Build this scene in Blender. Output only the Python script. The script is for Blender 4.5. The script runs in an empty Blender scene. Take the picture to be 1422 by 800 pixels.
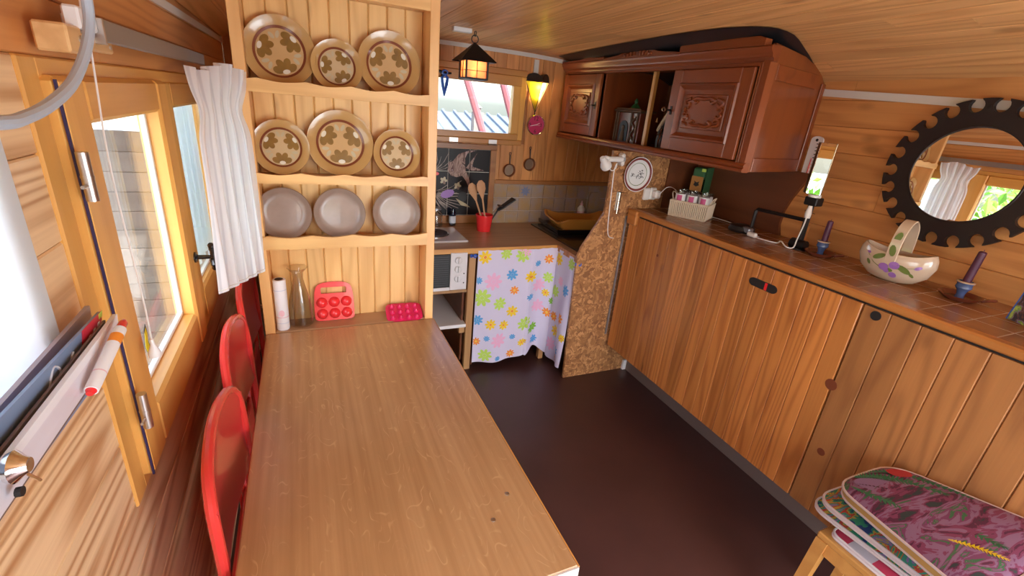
import bpy, bmesh, math, random
from mathutils import Vector, Matrix, Euler
random.seed(7)
PI = math.pi
C = bpy.context.scene.collection
sc = bpy.context.scene

# ---------------------------------------------------------------- camera
cd = bpy.data.cameras.new('camera'); cam = bpy.data.objects.new('camera', cd); C.objects.link(cam)
cam.location = (0, 0, 1.65)
cam.rotation_euler = (1.19653, -0.086287, -0.405337)
cd.sensor_width = 36; cd.lens = 36*639.16/1422; cd.clip_start = 0.02
sc.camera = cam
# ---------------------------------------------------------------- world, sun, exposure
sc.view_settings.view_transform = 'Standard'; sc.view_settings.look = 'None'
sc.view_settings.gamma = 1; sc.view_settings.use_curve_mapping = False
sc.view_settings.exposure = 0.0
try:
    sc.cycles.use_denoising = True; sc.cycles.max_bounces = 10; sc.cycles.diffuse_bounces = 6
    sc.cycles.sample_clamp_indirect = 6; sc.cycles.caustics_reflective = False; sc.cycles.caustics_refractive = False
except Exception: pass
w = bpy.data.worlds.new('world'); sc.world = w; w.use_nodes = True
nt = w.node_tree; bg = nt.nodes['Background']
sky = nt.nodes.new('ShaderNodeTexSky'); sky.sky_type = 'NISHITA'; sky.sun_disc = False
sky.sun_elevation = math.radians(52); sky.sun_rotation = math.radians(185); sky.dust_density = 3.0; sky.air_density = 1.0
nt.links.new(sky.outputs[0], bg.inputs[0]); bg.inputs[1].default_value = 1.35
sd = bpy.data.lights.new('sun', 'SUN'); sun = bpy.data.objects.new('sun', sd); C.objects.link(sun)
sd.energy = 15; sd.angle = 0.01; sd.color = (1, .95, .88)
sun.rotation_euler = Vector((-.195, .55, -.80)).to_track_quat('-Z', 'Y').to_euler()
def area(name, loc, target, sx, sy, power, col=(1,1,1), portal=False):
    d = bpy.data.lights.new(name, 'AREA'); d.shape = 'RECTANGLE'; d.size = sx; d.size_y = sy; d.energy = power; d.color = col
    o = bpy.data.objects.new(name, d); C.objects.link(o); o.location = loc
    o.rotation_euler = (Vector(target)-Vector(loc)).to_track_quat('-Z', 'Z').to_euler()
    if portal: d.cycles.is_portal = True
    return o
# daylight through the openings (rear door behind the camera, side window beside it)
area('daylight_rear_door', (1.62, -1.15, 1.0), (-.35, .95, 1.25), 1.0, 1.2, 36, (.84,.93,1))
area('daylight_side_window', (-.42, -.45, 1.3), (1.4, -.1, .8), .9, .8, 5, (.84,.91,1))
area('portal_left_window', (-.44, 1.6, 1.26), (1, 1.6, 1.26), 1.3, .76, 1, portal=True)
area('portal_back_window', (.9, 3.22, 1.63), (.9, 1, 1.63), .9, .34, 1, portal=True)

# ---------------------------------------------------------------- materials
def newmat(name):
    m = bpy.data.materials.new(name); m.use_nodes = True
    return m, m.node_tree, m.node_tree.nodes['Principled BSDF']
def mat(name, rgb, rough=.5, metal=0, trans=0, emit=None, es=0, alpha=1, coat=0, noise=0, nscale=30, bump=0, sub=0, thin=0):
    m, t, p = newmat(name)
    p.inputs['Base Color'].default_value = (*rgb, 1); p.inputs['Roughness'].default_value = rough
    p.inputs['Metallic'].default_value = metal; p.inputs['Transmission Weight'].default_value = trans
    p.inputs['Coat Weight'].default_value = coat; p.inputs['Alpha'].default_value = alpha
    if emit: p.inputs['Emission Color'].default_value = (*emit, 1); p.inputs['Emission Strength'].default_value = es
    if noise or bump:
        tc = t.nodes.new('ShaderNodeTexCoord'); n = t.nodes.new('ShaderNodeTexNoise'); n.inputs['Scale'].default_value = nscale; n.inputs['Detail'].default_value = 5
        t.links.new(tc.outputs['Object'], n.inputs['Vector'])
        if noise:
            mx = t.nodes.new('ShaderNodeMix'); mx.data_type = 'RGBA'
            mx.inputs[6].default_value = (*[c*(1-noise) for c in rgb], 1); mx.inputs[7].default_value = (*[min(1, c*(1+noise)) for c in rgb], 1)
            t.links.new(n.outputs[0], mx.inputs[0]); t.links.new(mx.outputs[2], p.inputs['Base Color'])
        if bump:
            b = t.nodes.new('ShaderNodeBump'); b.inputs['Strength'].default_value = bump; b.inputs['Distance'].default_value = .002
            t.links.new(n.outputs[0], b.inputs['Height']); t.links.new(b.outputs[0], p.inputs['Normal'])
    return m
def wood(name, light, dark, axis='Y', rough=.38, rings=9, across=7, along=.7, knots=.5, vary=.12, coat=.1, fine=.4, ringmix=.42):
    m, t, p = newmat(name); N = t.nodes.new; L = t.links.new
    tc = N('ShaderNodeTexCoord'); oi = N('ShaderNodeObjectInfo')
    off = N('ShaderNodeMath'); off.operation = 'MULTIPLY'; off.inputs[1].default_value = 61.0; L(oi.outputs['Random'], off.inputs[0])
    add = N('ShaderNodeVectorMath'); add.operation = 'ADD'; L(tc.outputs['Object'], add.inputs[0]); L(off.outputs[0], add.inputs[1])
    def mapped(ac, al):
        mp = N('ShaderNodeMapping'); s = [ac]*3; s['XYZ'.index(axis)] = al; mp.inputs['Scale'].default_value = s
        L(add.outputs[0], mp.inputs['Vector']); return mp
    n1 = N('ShaderNodeTexNoise'); n1.inputs['Scale'].default_value = 1; n1.inputs['Detail'].default_value = 1.5; n1.inputs['Roughness'].default_value = .4
    L(mapped(across, along).outputs[0], n1.inputs['Vector'])
    mul = N('ShaderNodeMath'); mul.operation = 'MULTIPLY'; mul.inputs[1].default_value = rings*6.28; L(n1.outputs[0], mul.inputs[0])
    sn = N('ShaderNodeMath'); sn.operation = 'SINE'; L(mul.outputs[0], sn.inputs[0])
    mr = N('ShaderNodeMapRange'); mr.inputs['From Min'].default_value = -.9; mr.inputs['From Max'].default_value = 1; L(sn.outputs[0], mr.inputs['Value'])
    pw = N('ShaderNodeMath'); pw.operation = 'POWER'; pw.inputs[1].default_value = 2.0; L(mr.outputs[0], pw.inputs[0])
    n2 = N('ShaderNodeTexNoise'); n2.inputs['Scale'].default_value = 1; n2.inputs['Detail'].default_value = 4; L(mapped(160, 3.0).outputs[0], n2.inputs['Vector'])
    n3 = N('ShaderNodeTexNoise'); n3.inputs['Scale'].default_value = 1; n3.inputs['Detail'].default_value = 2; L(mapped(14, .9).outputs[0], n3.inputs['Vector'])
    a = N('ShaderNodeMath'); a.operation = 'MULTIPLY'; a.inputs[1].default_value = ringmix; L(pw.outputs[0], a.inputs[0])
    b = N('ShaderNodeMath'); b.operation = 'MULTIPLY_ADD'; b.inputs[1].default_value = fine; L(n2.outputs[0], b.inputs[0]); L(a.outputs[0], b.inputs[2])
    c = N('ShaderNodeMath'); c.operation = 'MULTIPLY_ADD'; c.inputs[1].default_value = .5; L(n3.outputs[0], c.inputs[0]); L(b.outputs[0], c.inputs[2])
    d = N('ShaderNodeMath'); d.operation = 'SUBTRACT'; d.inputs[1].default_value = .30; d.use_clamp = True; L(c.outputs[0], d.inputs[0])
    mx = N('ShaderNodeMix'); mx.data_type = 'RGBA'; mx.inputs[6].default_value = (*light, 1); mx.inputs[7].default_value = (*dark, 1); L(d.outputs[0], mx.inputs[0])
    out = mx.outputs[2]
    if knots:
        v = N('ShaderNodeTexVoronoi'); v.inputs['Scale'].default_value = 1; v.inputs['Randomness'].default_value = 1
        L(mapped(5.0, 2.4).outputs[0], v.inputs['Vector'])
        kr = N('ShaderNodeMapRange'); kr.inputs['From Min'].default_value = .05; kr.inputs['From Max'].default_value = .13; kr.inputs['To Min'].default_value = knots; kr.inputs['To Max'].default_value = 0
        L(v.outputs['Distance'], kr.inputs['Value'])
        mk = N('ShaderNodeMix'); mk.data_type = 'RGBA'; mk.inputs[7].default_value = (*[q*.35 for q in dark], 1); L(kr.outputs[0], mk.inputs[0]); L(out, mk.inputs[6]); out = mk.outputs[2]
    hv = N('ShaderNodeHueSaturation'); vr = N('ShaderNodeMapRange'); vr.inputs['To Min'].default_value = 1-vary; vr.inputs['To Max'].default_value = 1+vary
    L(oi.outputs['Random'], vr.inputs['Value']); L(vr.outputs[0], hv.inputs['Value']); L(out, hv.inputs['Color']); L(hv.outputs[0], p.inputs['Base Color'])
    p.inputs['Roughness'].default_value = rough; p.inputs['Coat Weight'].default_value = coat; p.inputs['Coat Roughness'].default_value = .25
    bp = N('ShaderNodeBump'); bp.inputs['Strength'].default_value = .25; bp.inputs['Distance'].default_value = .001; bp.invert = True
    L(d.outputs[0], bp.inputs['Height']); L(bp.outputs[0], p.inputs['Normal'])
    return m
PINE_L, PINE_D = (.68,.31,.10), (.40,.14,.035)
M = {}
M['pine_y'] = wood('pine_boards_lengthwise', PINE_L, PINE_D, 'Y')
M['pine_z'] = wood('pine_boards_upright', PINE_L, PINE_D, 'Z')
M['pine_x'] = wood('pine_boards_crosswise', PINE_L, PINE_D, 'X')
M['ceil'] = wood('ceiling_boards', (.80,.42,.16), (.52,.22,.065), 'Y', rough=.48, across=7, along=.35, rings=12, coat=.08, ringmix=.5)
M['left'] = wood('left_wall_boards', (.92,.68,.40), (.46,.22,.085), 'Y', rough=.4, ringmix=.62, fine=.5, across=6, along=.35, rings=13, knots=.4, vary=.06)
M['cup'] = wood('cupboard_boards', (.62,.24,.058), (.28,.07,.014), 'Z', rough=.38, across=9, along=.6, rings=10, knots=.8, vary=.2, coat=.25)
M['cup2'] = wood('cupboard_boards_browner', (.47,.195,.055), (.25,.09,.026), 'Z', rough=.55, across=7, along=.8, rings=8, knots=.7, vary=.16, coat=.03)
M['dress'] = wood('dresser_boards', (.82,.52,.205), (.60,.31,.095), 'Z', rough=.4, across=7, along=.8, rings=8, knots=.55, vary=.08)
M['dress_x'] = wood('dresser_shelf_wood', (.82,.50,.19), (.60,.30,.09), 'X', rough=.4, rings=8, knots=0, vary=.05)
M['dress_p'] = wood('dresser_side_wood', (.84,.50,.20), (.64,.32,.10), 'Z', rough=.4, rings=6, knots=0, vary=.04)
M['frame_z'] = wood('window_wood_upright', (.78,.42,.11), (.60,.27,.055), 'Z', rough=.35, rings=4, across=10, knots=0, vary=.05, fine=.4)
M['frame_y'] = wood('window_wood_lengthwise', (.78,.42,.11), (.60,.27,.055), 'Y', rough=.35, rings=4, across=10, knots=0, vary=.05)
M['frame_x'] = wood('window_wood_crosswise', (.56,.26,.07), (.40,.15,.03), 'X', rough=.35, rings=4, knots=0, vary=.05)
M['darkframe'] = wood('brown_trim_wood', (.40,.17,.05), (.25,.09,.025), 'X', rings=4, knots=0)
M['cab_z'] = wood('cabinet_wood_upright', (.27,.066,.015), (.14,.028,.007), 'Z', rough=.36, rings=3, across=9, knots=0, vary=.05, coat=.2)
M['cab_y'] = wood('cabinet_wood_lengthwise', (.27,.062,.014), (.14,.027,.007), 'Y', rough=.36, rings=3, across=9, knots=0, vary=.05, coat=.2)
M['cab_in'] = wood('cabinet_inside', (.20,.07,.02), (.13,.035,.012), 'Z', rough=.5, rings=3, knots=0, vary=.02)
M['darkboard'] = wood('dark_backboard', (.17,.05,.018), (.10,.028,.01), 'Y', rough=.4, rings=4, knots=0, vary=.02)
M['worktop'] = wood('counter_laminate', (.44,.25,.12), (.32,.17,.075), 'X', rough=.35, rings=5, across=9, knots=0)
M['ledge'] = wood('ledge_wood', (.50,.20,.05), (.32,.11,.025), 'Y', rough=.3, rings=6, across=8, knots=.3, coat=.3)
M['postwood'] = wood('post_wood', (.50,.28,.12), (.38,.19,.08), 'Z', rings=5, knots=0)
M['shadewood'] = wood('weathered_boards', (.17,.14,.125), (.11,.09,.08), 'X', rough=.9, rings=3, across=12, along=.4, knots=0, coat=0, vary=.12)
M['stool'] = wood('stool_wood', (.68,.34,.09), (.52,.23,.055), 'X', rings=5, knots=0)
M['block'] = wood('offcut_wood', (.74,.48,.22), (.55,.30,.12), 'Y', rings=8, across=14, knots=0)
M['spoon'] = mat('spoon_wood', (.52,.28,.14), .6, noise=.15, nscale=40)
M['white'] = mat('white_paint', (.80,.80,.80), .45)
M['trimwhite'] = mat('trim_white', (.66,.62,.56), .5)
M['plastic'] = mat('white_plastic', (.80,.78,.76), .35)
M['cablewhite'] = mat('white_cable', (.78,.76,.74), .45)
M['cablegrey'] = mat('grey_cable', (.42,.50,.60), .4)
M['red'] = mat('red_enamel', (.72,.045,.04), .22, coat=.6)
M['redpanel'] = mat('red_enamel_panel', (.58,.035,.035), .3, coat=.4)
M['redplastic'] = mat('red_plastic', (.78,.03,.035), .25, coat=.3)
M['pinkplastic'] = mat('pink_plastic', (.66,.015,.10), .3, coat=.3)
M['iron'] = mat('black_iron', (.018,.014,.014), .45, metal=.4)
M['gear'] = mat('dark_cast_iron', (.022,.013,.013), .5, metal=.3, bump=.3, nscale=60)
M['black'] = mat('black_matt', (.012,.012,.013), .5)
M['blackgloss'] = mat('black_gloss', (.008,.008,.01), .12, coat=.6)
M['steel'] = mat('brushed_steel', (.62,.60,.58), .3, metal=1)
M['alu'] = mat('grey_aluminium', (.42,.43,.46), .42, metal=.85)
M['chrome'] = mat('chrome', (.8,.8,.8), .12, metal=1)
M['brass'] = mat('brass_key', (.70,.62,.48), .2, metal=1)
M['copper'] = mat('old_copper', (.26,.10,.045), .35, metal=.8)
M['copperin'] = mat('pan_inside', (.33,.22,.15), .3, metal=.8)
M['mirror'] = mat('mirror_glass', (.92,.92,.93), .0, metal=1)
M['amber'] = mat('amber_plastic', (.62,.27,.05), .35, coat=.2)
M['gasket'] = mat('dark_blue_gasket', (.03,.02,.08), .5)
M['blue'] = mat('blue_plastic', (.03,.12,.55), .35)
M['plate'] = mat('mustard_stoneware', (.50,.30,.11), .22, coat=.5, noise=.12, nscale=14)
M['platein'] = mat('plate_centre_glaze', (.56,.35,.15), .25, coat=.5, noise=.1, nscale=14)
M['platesm'] = mat('paler_plate_centre', (.55,.40,.22), .25, coat=.5)
M['band'] = mat('brown_glaze_band', (.20,.055,.025), .25, coat=.4)
M['petal'] = mat('olive_brown_glaze', (.22,.115,.018), .25, coat=.4, noise=.4, nscale=30)
M['petald'] = mat('dark_olive_glaze', (.11,.055,.012), .25, coat=.4)
M['petalw'] = mat('white_glaze_dot', (.72,.68,.56), .25, coat=.4)
M['leafw'] = mat('grey_glaze_leaf', (.50,.42,.27), .25, coat=.4)
M['bowl'] = mat('grey_stoneware', (.31,.225,.185), .35, coat=.25, noise=.22, nscale=22)
M['bowlrim'] = mat('bowl_rim', (.26,.16,.11), .25, coat=.5)
M['paper'] = mat('white_paper', (.82,.82,.84), .7)
M['paperprint'] = mat('pale_print', (.62,.66,.76), .7)
M['pinkprint'] = mat('pink_print', (.78,.5,.55), .7)
M['papergrey'] = mat('lilac_grey_paper', (.46,.42,.48), .6)
M['bluepaper'] = mat('blue_cover', (.20,.28,.44), .35)
M['redpaper'] = mat('red_cover', (.60,.03,.06), .35)
M['yellow'] = mat('yellow_print', (.80,.62,.02), .5)
M['orange'] = mat('orange_print', (.85,.28,.03), .6)
M['green'] = mat('green_print', (.22,.50,.04), .6)
M['greend'] = mat('dark_green', (.03,.14,.05), .5)
M['lime'] = mat('lime_print', (.50,.72,.12), .6)
M['skyblue'] = mat('blue_print', (.10,.36,.72), .6)
M['pink'] = mat('pink_flower_print', (.82,.45,.66), .6)
M['yel2'] = mat('yellow_flower_print', (.88,.60,.02), .6)
M['skirt'] = mat('lilac_white_cotton', (.66,.62,.80), .8, bump=.1, nscale=300)
M['linoleum'] = mat('dark_brown_lino', (.062,.026,.022), .33, noise=.35, nscale=3.5, bump=.05)
M['kick'] = mat('grey_brown_plinth', (.17,.12,.10), .6)
M['plasticsheet'] = mat('black_sheeting', (.012,.012,.014), .4)
M['dusk'] = mat('dusky_relief',(.11,.06,.03),.5,noise=.4,nscale=60)
M['slat'] = mat('dark_grey_slat', (.09,.09,.10), .4)
M['sink'] = mat('dark_composite', (.02,.015,.014), .25, coat=.3)
M['wicker'] = mat('white_wicker', (.72,.60,.46), .7)
M['ceramic'] = mat('cream_ceramic', (.62,.50,.38), .18, coat=.7, noise=.08, nscale=12)
M['ceramin'] = mat('lilac_ceramic_inside', (.44,.36,.40), .3, coat=.4)
M['lilac'] = mat('lilac_glaze', (.33,.16,.52), .3, coat=.3)
M['leafg'] = mat('leaf_glaze', (.14,.20,.05), .3, coat=.3)
M['candle'] = mat('plum_wax', (.085,.018,.055), .4)
M['bluegl'] = mat('blue_glaze', (.07,.12,.28), .25, coat=.5)
M['cholder'] = mat('brown_glaze_dish', (.16,.04,.022), .25, coat=.5)
M['pipe'] = mat('cushion_piping', (.70,.60,.58), .7)
M['gold'] = mat('gold_fringe', (.55,.33,.10), .6)
M['warm'] = mat('lit_bulb', (1,.8,.5), .5, emit=(1,.55,.22), es=14)
M['warmwhite'] = mat('lit_white_bulb', (1,.9,.7), .5, emit=(1,.78,.45), es=16)
M['gloss_white'] = mat('hob_enamel', (.72,.70,.72), .15, coat=.6)
M['hobplate'] = mat('cast_hob_plate', (.05,.03,.03), .5, metal=.3)
M['grass'] = mat('pale_gravel_ground', (.33,.37,.36), .9, noise=.4, nscale=6)
M['roofout'] = mat('grey_blue_sheet_roof', (.10,.125,.16), .6)
M['pole'] = mat('faded_red_pole', (.22,.06,.07), .6)
M['leaf'] = mat('bright_leaf', (.20,.42,.05), .6)
M['leaf2'] = mat('yellow_leaf', (.45,.60,.12), .6)
M['bark'] = mat('bark', (.14,.09,.06), .9)
M['grout'] = mat('pale_grout', (.52,.44,.40), .8)
M['groutd'] = mat('grout_dark', (.33,.29,.27), .8)
M['towel'] = mat('green_label', (.05,.16,.07), .5)
M['orangelabel'] = mat('ochre_label', (.45,.20,.05), .6)

def glass(name, col=(1,1,1), rough=0.0, ior=1.45, mixc=.9):
    # see-through pane: light passes, a faint reflection stays
    m = bpy.data.materials.new(name); m.use_nodes = True; t = m.node_tree; t.nodes.clear()
    o = t.nodes.new('ShaderNodeOutputMaterial'); g = t.nodes.new('ShaderNodeBsdfGlossy'); g.inputs['Roughness'].default_value = rough
    tr = t.nodes.new('ShaderNodeBsdfTransparent'); tr.inputs['Color'].default_value = (*col, 1)
    lw = t.nodes.new('ShaderNodeLayerWeight'); lw.inputs[0].default_value = .5; f0 = t.nodes.new('ShaderNodeMath'); f0.operation = 'POWER'; f0.inputs[1].default_value = 4; t.links.new(lw.outputs['Facing'], f0.inputs[0]); f = t.nodes.new('ShaderNodeMath'); f.operation = 'MULTIPLY_ADD'; f.inputs[1].default_value = .8*(ior-1)/.5; f.inputs[2].default_value = .045*(ior-1)/.5; t.links.new(f0.outputs[0], f.inputs[0]); mx = t.nodes.new('ShaderNodeMixShader')
    t.links.new(f.outputs[0], mx.inputs[0]); t.links.new(tr.outputs[0], mx.inputs[1]); t.links.new(g.outputs[0], mx.inputs[2]); t.links.new(mx.outputs[0], o.inputs[0])
    return m
M['pane'] = glass('window_glass', (.94,.97,.96))
M['clear'] = glass('clear_bottle_glass', (.93,.92,.90), .03, 1.5)
M['film'] = glass('clear_plastic_sleeve', (.98,.97,.99), .2, 1.15)
def cloth(name, col, thr=.5, stripe=None):
    m = bpy.data.materials.new(name); m.use_nodes = True; t = m.node_tree; t.nodes.clear()
    o = t.nodes.new('ShaderNodeOutputMaterial'); d = t.nodes.new('ShaderNodeBsdfDiffuse'); tl = t.nodes.new('ShaderNodeBsdfTranslucent'); mx = t.nodes.new('ShaderNodeMixShader')
    d.inputs[0].default_value = (*col, 1); tl.inputs[0].default_value = (*col, 1); mx.inputs[0].default_value = thr
    if stripe:
        tc = t.nodes.new('ShaderNodeTexCoord'); sp = t.nodes.new('ShaderNodeSeparateXYZ'); t.links.new(tc.outputs['UV'], sp.inputs[0])
        mu = t.nodes.new('ShaderNodeMath'); mu.operation = 'MULTIPLY'; mu.inputs[1].default_value = stripe[1]; t.links.new(sp.outputs[0], mu.inputs[0])
        s = t.nodes.new('ShaderNodeMath'); s.operation = 'SINE'; t.links.new(mu.outputs[0], s.inputs[0])
        mr = t.nodes.new('ShaderNodeMapRange'); mr.inputs['From Min'].default_value = .55; mr.inputs['From Max'].default_value = .95; t.links.new(s.outputs[0], mr.inputs['Value'])
        c = t.nodes.new('ShaderNodeMix'); c.data_type = 'RGBA'; c.inputs[6].default_value = (*col, 1); c.inputs[7].default_value = (*stripe[0], 1); t.links.new(mr.outputs[0], c.inputs[0])
        t.links.new(c.outputs[2], d.inputs[0]); t.links.new(c.outputs[2], tl.inputs[0])
    t.links.new(d.outputs[0], mx.inputs[1]); t.links.new(tl.outputs[0], mx.inputs[2]); t.links.new(mx.outputs[0], o.inputs[0])
    return m
M['curtain'] = cloth('white_striped_cotton', (.93,.93,.96), .6, ((.78,.78,.82), 330))
M['net'] = cloth('thin_net_curtain', (.95,.96,.95), .75)
M['blind'] = cloth('smooth_white_blind', (.86,.90,.93), .55)
def shade(name, col):
    m = bpy.data.materials.new(name); m.use_nodes = True; t = m.node_tree; t.nodes.clear()
    o = t.nodes.new('ShaderNodeOutputMaterial'); a = t.nodes.new('ShaderNodeBsdfTranslucent'); a.inputs[0].default_value = (*col, 1)
    b = t.nodes.new('ShaderNodeBsdfTransparent'); b.inputs[0].default_value = (*col, 1); g = t.nodes.new('ShaderNodeBsdfGlossy'); g.inputs[1].default_value = .3
    m1 = t.nodes.new('ShaderNodeMixShader'); m1.inputs[0].default_value = .35; m2 = t.nodes.new('ShaderNodeMixShader'); m2.inputs[0].default_value = .06
    t.links.new(a.outputs[0], m1.inputs[1]); t.links.new(b.outputs[0], m1.inputs[2]); t.links.new(m1.outputs[0], m2.inputs[1]); t.links.new(g.outputs[0], m2.inputs[2]); t.links.new(m2.outputs[0], o.inputs[0])
    return m
M['lampglass'] = shade('rough_amber_glass', (.95,.62,.42))
M['heartpale'] = shade('cream_lamp_glass', (1,.92,.68))
M['heartyel'] = shade('yellow_lamp_glass', (.50,.54,.03))
def osb():
    m, t, p = newmat('osb_board'); N = t.nodes.new; L = t.links.new
    tc = N('ShaderNodeTexCoord'); n = N('ShaderNodeTexNoise'); n.inputs['Scale'].default_value = 14; n.inputs['Detail'].default_value = 3; L(tc.outputs['Object'], n.inputs['Vector'])
    ad = N('ShaderNodeMix'); ad.data_type = 'RGBA'; ad.inputs[0].default_value = .12; L(tc.outputs['Object'], ad.inputs[6]); L(n.outputs['Color'], ad.inputs[7])
    v = N('ShaderNodeTexVoronoi'); v.inputs['Scale'].default_value = 62; L(ad.outputs[2], v.inputs['Vector'])
    cr = N('ShaderNodeValToRGB'); cr.color_ramp.elements[0].color = (.24,.10,.04,1); cr.color_ramp.elements[1].color = (.60,.31,.13,1); cr.color_ramp.elements.new(.5).color = (.36,.165,.06,1)
    sp = N('ShaderNodeSeparateColor'); L(v.outputs['Color'], sp.inputs[0]); L(sp.outputs[0], cr.inputs[0]); L(cr.outputs[0], p.inputs['Base Color'])
    b = N('ShaderNodeBump'); b.inputs['Strength'].default_value = .3; b.inputs['Distance'].default_value = .002; L(v.outputs['Distance'], b.inputs['Height']); L(b.outputs[0], p.inputs['Normal'])
    p.inputs['Roughness'].default_value = .45; return m
M['osb'] = osb()
def oak():
    m, t, p = newmat('oak_veneer'); N = t.nodes.new; L = t.links.new
    tc = N('ShaderNodeTexCoord')
    def mp(s, r=0):
        q = N('ShaderNodeMapping'); q.inputs['Scale'].default_value = s; q.inputs['Rotation'].default_value = (0,0,r); L(tc.outputs['Object'], q.inputs['Vector']); return q.outputs[0]
    a = N('ShaderNodeTexNoise'); a.inputs['Scale'].default_value = 1; a.inputs['Detail'].default_value = 6; L(mp((70,1.6,1)), a.inputs['Vector'])
    b = N('ShaderNodeTexNoise'); b.inputs['Scale'].default_value = 1; b.inputs['Detail'].default_value = 3; L(mp((5,2.2,1)), b.inputs['Vector'])
    cr = N('ShaderNodeValToRGB'); cr.color_ramp.elements[0].position = .3; cr.color_ramp.elements[0].color = (.34,.17,.065,1); cr.color_ramp.elements[1].position = .72; cr.color_ramp.elements[1].color = (.56,.34,.155,1)
    av = N('ShaderNodeMath'); av.operation = 'MULTIPLY_ADD'; av.inputs[1].default_value = .5; L(a.outputs[0], av.inputs[0])
    hb = N('ShaderNodeMath'); hb.operation = 'MULTIPLY'; hb.inputs[1].default_value = .5; L(b.outputs[0], hb.inputs[0]); L(hb.outputs[0], av.inputs[2]); L(av.outputs[0], cr.inputs[0])
    # ray flecks: broken contour lines of a wavy field
    c = N('ShaderNodeTexNoise'); c.inputs['Scale'].default_value = 1; c.inputs['Detail'].default_value = 2; L(mp((11,4.5,1), .5), c.inputs['Vector'])
    mm = N('ShaderNodeMath'); mm.operation = 'MULTIPLY'; mm.inputs[1].default_value = 95; L(c.outputs[0], mm.inputs[0])
    s = N('ShaderNodeMath'); s.operation = 'SINE'; L(mm.outputs[0], s.inputs[0])
    r = N('ShaderNodeMapRange'); r.inputs['From Min'].default_value = .86; r.inputs['From Max'].default_value = 1; L(s.outputs[0], r.inputs['Value'])
    g = N('ShaderNodeTexNoise'); g.inputs['Scale'].default_value = 1; L(mp((30,16,1)), g.inputs['Vector'])
    gr = N('ShaderNodeMapRange'); gr.inputs['From Min'].default_value = .50; gr.inputs['From Max'].default_value = .62; gr.inputs['To Max'].default_value = .5; L(g.outputs[0], gr.inputs['Value'])
    pm = N('ShaderNodeMath'); pm.operation = 'MULTIPLY'; L(r.outputs[0], pm.inputs[0]); L(gr.outputs[0], pm.inputs[1])
    mx = N('ShaderNodeMix'); mx.data_type = 'RGBA'; mx.inputs[7].default_value = (.66,.44,.22,1); L(pm.outputs[0], mx.inputs[0]); L(cr.outputs[0], mx.inputs[6])
    L(mx.outputs[2], p.inputs['Base Color']); p.inputs['Roughness'].default_value = .3; p.inputs['Coat Weight'].default_value = .3; p.inputs['Coat Roughness'].default_value = .2
    return m
M['oak'] = oak()
def tilemat(name, a, b, scale=18):
    m, t, p = newmat(name); N = t.nodes.new; L = t.links.new
    tc = N('ShaderNodeTexCoord'); oi = N('ShaderNodeObjectInfo'); add = N('ShaderNodeVectorMath'); add.operation = 'ADD'
    k = N('ShaderNodeMath'); k.operation = 'MULTIPLY'; k.inputs[1].default_value = 40; L(oi.outputs['Random'], k.inputs[0]); L(tc.outputs['Object'], add.inputs[0]); L(k.outputs[0], add.inputs[1])
    n = N('ShaderNodeTexNoise'); n.inputs['Scale'].default_value = scale; n.inputs['Detail'].default_value = 4; L(add.outputs[0], n.inputs['Vector'])
    r = N('ShaderNodeMapRange'); r.inputs['From Min'].default_value = .35; r.inputs['From Max'].default_value = .65; L(n.outputs[0], r.inputs['Value'])
    mx = N('ShaderNodeMix'); mx.data_type = 'RGBA'; mx.inputs[6].default_value = (*a, 1); mx.inputs[7].default_value = (*b, 1); L(r.outputs[0], mx.inputs[0]); L(mx.outputs[2], p.inputs['Base Color'])
    p.inputs['Roughness'].default_value = .25; return m
M['tile'] = tilemat('mottled_beige_tile', (.36,.28,.24), (.42,.27,.13))
M['tileb'] = tilemat('lilac_beige_tile', (.35,.29,.29), (.40,.29,.19))
M['tileblack'] = mat('black_glazed_tile', (.014,.011,.012), .35)
M['tileblack'].node_tree.nodes['Principled BSDF'].inputs['Specular IOR Level'].default_value = .2
M['tilebrown'] = tilemat('brown_ledge_tile', (.36,.165,.065), (.27,.115,.05), 9)
def jungle(name, cols, sc_=9, stretch=(1,3,1), rot=.5):
    m, t, p = newmat(name); N = t.nodes.new; L = t.links.new
    tc = N('ShaderNodeTexCoord'); mp = N('ShaderNodeMapping'); mp.inputs['Scale'].default_value = stretch; mp.inputs['Rotation'].default_value = (0,0,rot); L(tc.outputs['Object'], mp.inputs['Vector'])
    n = N('ShaderNodeTexNoise'); n.inputs['Scale'].default_value = sc_; n.inputs['Detail'].default_value = 5; n.inputs['Distortion'].default_value = 2.2; L(mp.outputs[0], n.inputs['Vector'])
    cr = N('ShaderNodeValToRGB'); cr.color_ramp.interpolation = 'CONSTANT'
    for i, (pos, c) in enumerate(cols):
        e = cr.color_ramp.elements[i] if i < 2 else cr.color_ramp.elements.new(pos)
        e.position = pos; e.color = (*c, 1)
    L(n.outputs[0], cr.inputs[0]); L(cr.outputs[0], p.inputs['Base Color']); p.inputs['Roughness'].default_value = .8
    return m
M['jungle'] = jungle('purple_jungle_print', [(0,(.03,.05,.05)),(.36,(.10,.02,.055)),(.42,(.22,.05,.12)),(.47,(.27,.15,.26)),(.55,(.20,.055,.14)),(.59,(.05,.17,.07)),(.63,(.24,.10,.20)),(.70,(.34,.03,.03))], 3.4, (1.2,4.5,1), -.5)
M['parrot'] = jungle('parrot_print', [(0,(.02,.05,.16)),(.40,(.04,.28,.14)),(.46,(.50,.38,.05)),(.50,(.55,.06,.03)),(.55,(.05,.30,.18)),(.60,(.28,.18,.36)),(.66,(.45,.36,.08))], 8, (1,1.5,1), .3)
M['bronze'] = jungle('brown_scene_print', [(0,(.02,.02,.03)),(.44,(.14,.06,.02)),(.52,(.22,.12,.02)),(.60,(.02,.04,.30))], 18)
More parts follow.
